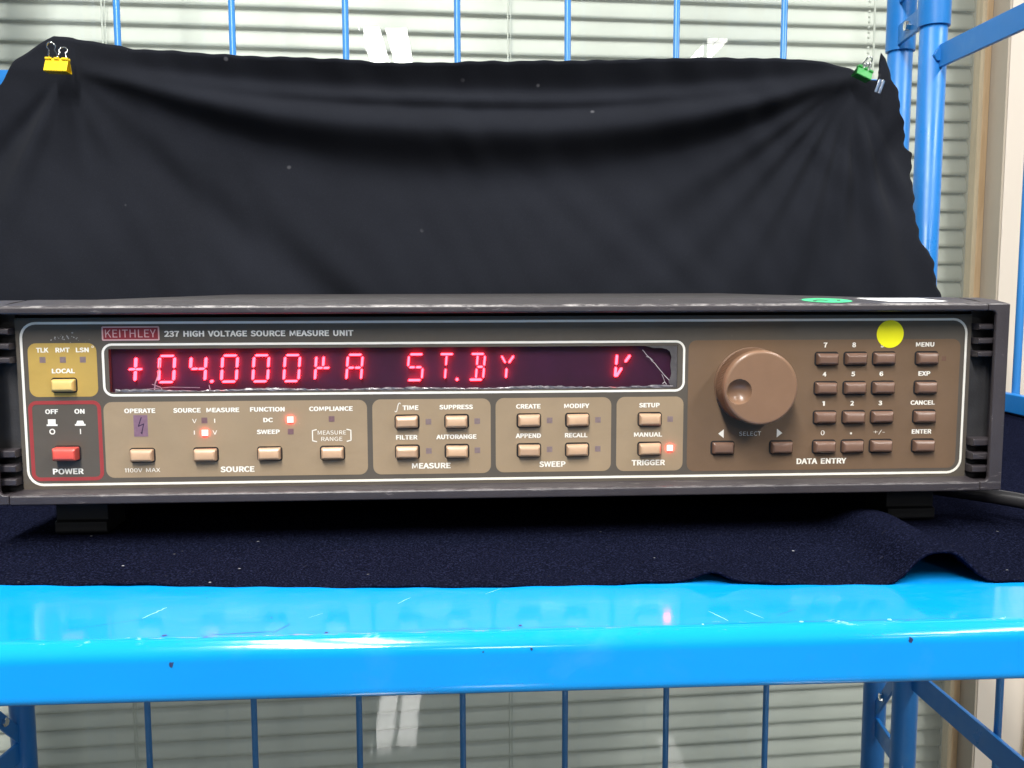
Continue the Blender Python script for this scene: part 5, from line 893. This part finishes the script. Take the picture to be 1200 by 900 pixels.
# torn protective film: crumpled strip along the bottom edge, frayed at the right end, long scratch
bm = bmesh.new(); x = WX0 + 2.0; top = []; bot = []
while x < WX1 - 0.5:
    hgt = 1.0 + 0.35 * math.sin(x / 9) + random.uniform(-0.25, 0.3)
    top.append(bm.verts.new((x, 0.2 + random.uniform(-0.25, 0.2), WZ0 + hgt))); bot.append((bm.verts.new((x, 0.1 + random.uniform(-0.25, 0.15), WZ0 + hgt * 0.45)), bm.verts.new((x, 0.30, WZ0 + 0.02)))); x += random.uniform(0.9, 2.2)
for k in range(len(top) - 1):
    bm.faces.new((top[k], bot[k][0], bot[k + 1][0], top[k + 1])); bm.faces.new((bot[k][0], bot[k][1], bot[k + 1][1], bot[k + 1][0]))
A('film_edge', bm, M['film'], pane, printed=True)
bm = bmesh.new()
poly = [(WX1 - 0.2, WZ1 - 0.2)] + [(WX1 - 0.2 - t * 16, WZ1 - 0.9 - random.uniform(0, 1.1) * (1 - t)) for t in [i / 14 for i in range(15)]][::-1]
prism_y(bm, [(WX1 - 14, WZ1 - .1), (WX1 - 10, WZ1 - 1.0), (WX1 - 7, WZ1 - 0.9), (WX1 - 4.4, WZ1 - 1.6), (WX1 - 3.2, WZ1 - 2.6), (WX1 - 2.6, WZ1 - 5), (WX1 - 3.0, WZ1 - 8), (WX1 - 2.5, WZ1 - 12), (WX1 - 3.6, WZ0 + 2.4), (WX1 - 2.0, WZ0 + .2), (WX1 - .1, WZ0 + .1), (WX1 - .1, WZ1 - .1)], 0.25, 0.4)
A('torn_film', bm, mat_plain('grey_torn_film', (0.085, 0.078, 0.08, 1), 0.3, 0.3, 120, 0.6, 600), pane)
bm = bmesh.new(); p = [(57.6, 54.6)]
for k in range(1, 19): p.append((57.6 + 12.9 * k / 18 + random.uniform(-.18, .18), 54.6 - 14.6 * (k / 18) ** 1.04 + random.uniform(-.18, .18)))
stroke(bm, p, 0.24, 0.36, 0.42); stroke(bm, [(59.3, 51.8), (60.8, 51.3), (62.2, 50.0)], 0.22, 0.36, 0.42); stroke(bm, [(66.0, 44.2), (67.0, 42.0), (67.3, 40.8)], 0.16, 0.36, 0.42)
stroke(bm, [(66.4, 40.2), (67.3, 40.9), (68.1, 39.9)], 0.3, 0.36, 0.42); A('scratch', bm, mat_plain('white_scratch', (0.45, 0.42, 0.43, 1), 0.4), pane, printed=True)
bm = bmesh.new(); stroke(bm, [(-143.8, 51.6), (-144.2, 48.5), (-145.0, 45.0), (-146.2, 41.8), (-146.6, 38.6)], 0.5, 0.36, 0.42); stroke(bm, [(-147.4, 41.6), (-144.0, 40.4), (-143.0, 38.6)], 0.3, 0.36, 0.42)
stroke(bm, [(-158, 38.9), (-150, 39.6), (-140, 40.4), (-128, 40.1)], 0.2, 0.36, 0.42); stroke(bm, [(-124.2, 41.0), (-123.8, 38.6)], 0.35, 0.36, 0.42); A('film_crease', bm, mat_plain('pinkish_film_crease', (0.36, 0.22, 0.26, 1), 0.3), pane, printed=True)
# stickers
bm = bmesh.new(); prism_y(bm, [(165.1 + 5.95 * math.cos(a * math.pi / 24), 60.9 + 5.95 * math.sin(a * math.pi / 24)) for a in range(48)], -0.28, -0.2); A('dot_sticker', bm, M['yellow_dot'], None, 'yellow dot sticker over the nine key mark')
def on_rail(x, y): return 74.3 + (y + 9) * (1.9 / 24) + 0.12
bm = bmesh.new(); bm.faces.new([bm.verts.new((138 + 10.5 * math.cos(a * math.pi / 20), 3.0 + 10.0 * math.sin(a * math.pi / 20), on_rail(0, 3 + 10.0 * math.sin(a * math.pi / 20)))) for a in range(40)])
gd = A('dot_sticker', bm, M['green_dot'], None, 'green dot sticker on top of the front frame')
bm = bmesh.new()
for pts in (((131, -1), (133, 3), (136, 1), (139, 4)), ((133, 5), (138, 6)), ((142, 0), (144, 5), (141, 4))):
    for (ax, ay), (bx, by) in zip(pts, pts[1:]):
        d = Vector((bx - ax, by - ay)).normalized(); n_ = Vector((-d.y, d.x)) * 0.7
        bm.faces.new([bm.verts.new((q.x, q.y, on_rail(0, q.y) + 0.06)) for q in (Vector((ax, ay)) + n_, Vector((bx, by)) + n_, Vector((bx, by)) - n_, Vector((ax, ay)) - n_)])
A('pen_mark', bm, M['ink'], gd)
bm = bmesh.new(); bm.faces.new([bm.verts.new((x, y, on_rail(0, y))) for x, y in ((163, -4), (183, -5), (189, -2), (183, 12), (155, 13), (157, 8))])
lb = A('paper_label', bm, M['paper'], None, 'torn white paper label on top of the front frame')
bm = bmesh.new()
for y0 in (4, 7): bm.faces.new([bm.verts.new((x, y, on_rail(0, y) + 0.06)) for x, y in ((162, y0), (176, y0), (176, y0 + 0.9), (162, y0 + 0.9))])
A('print_line', bm, M['ink'], lb)
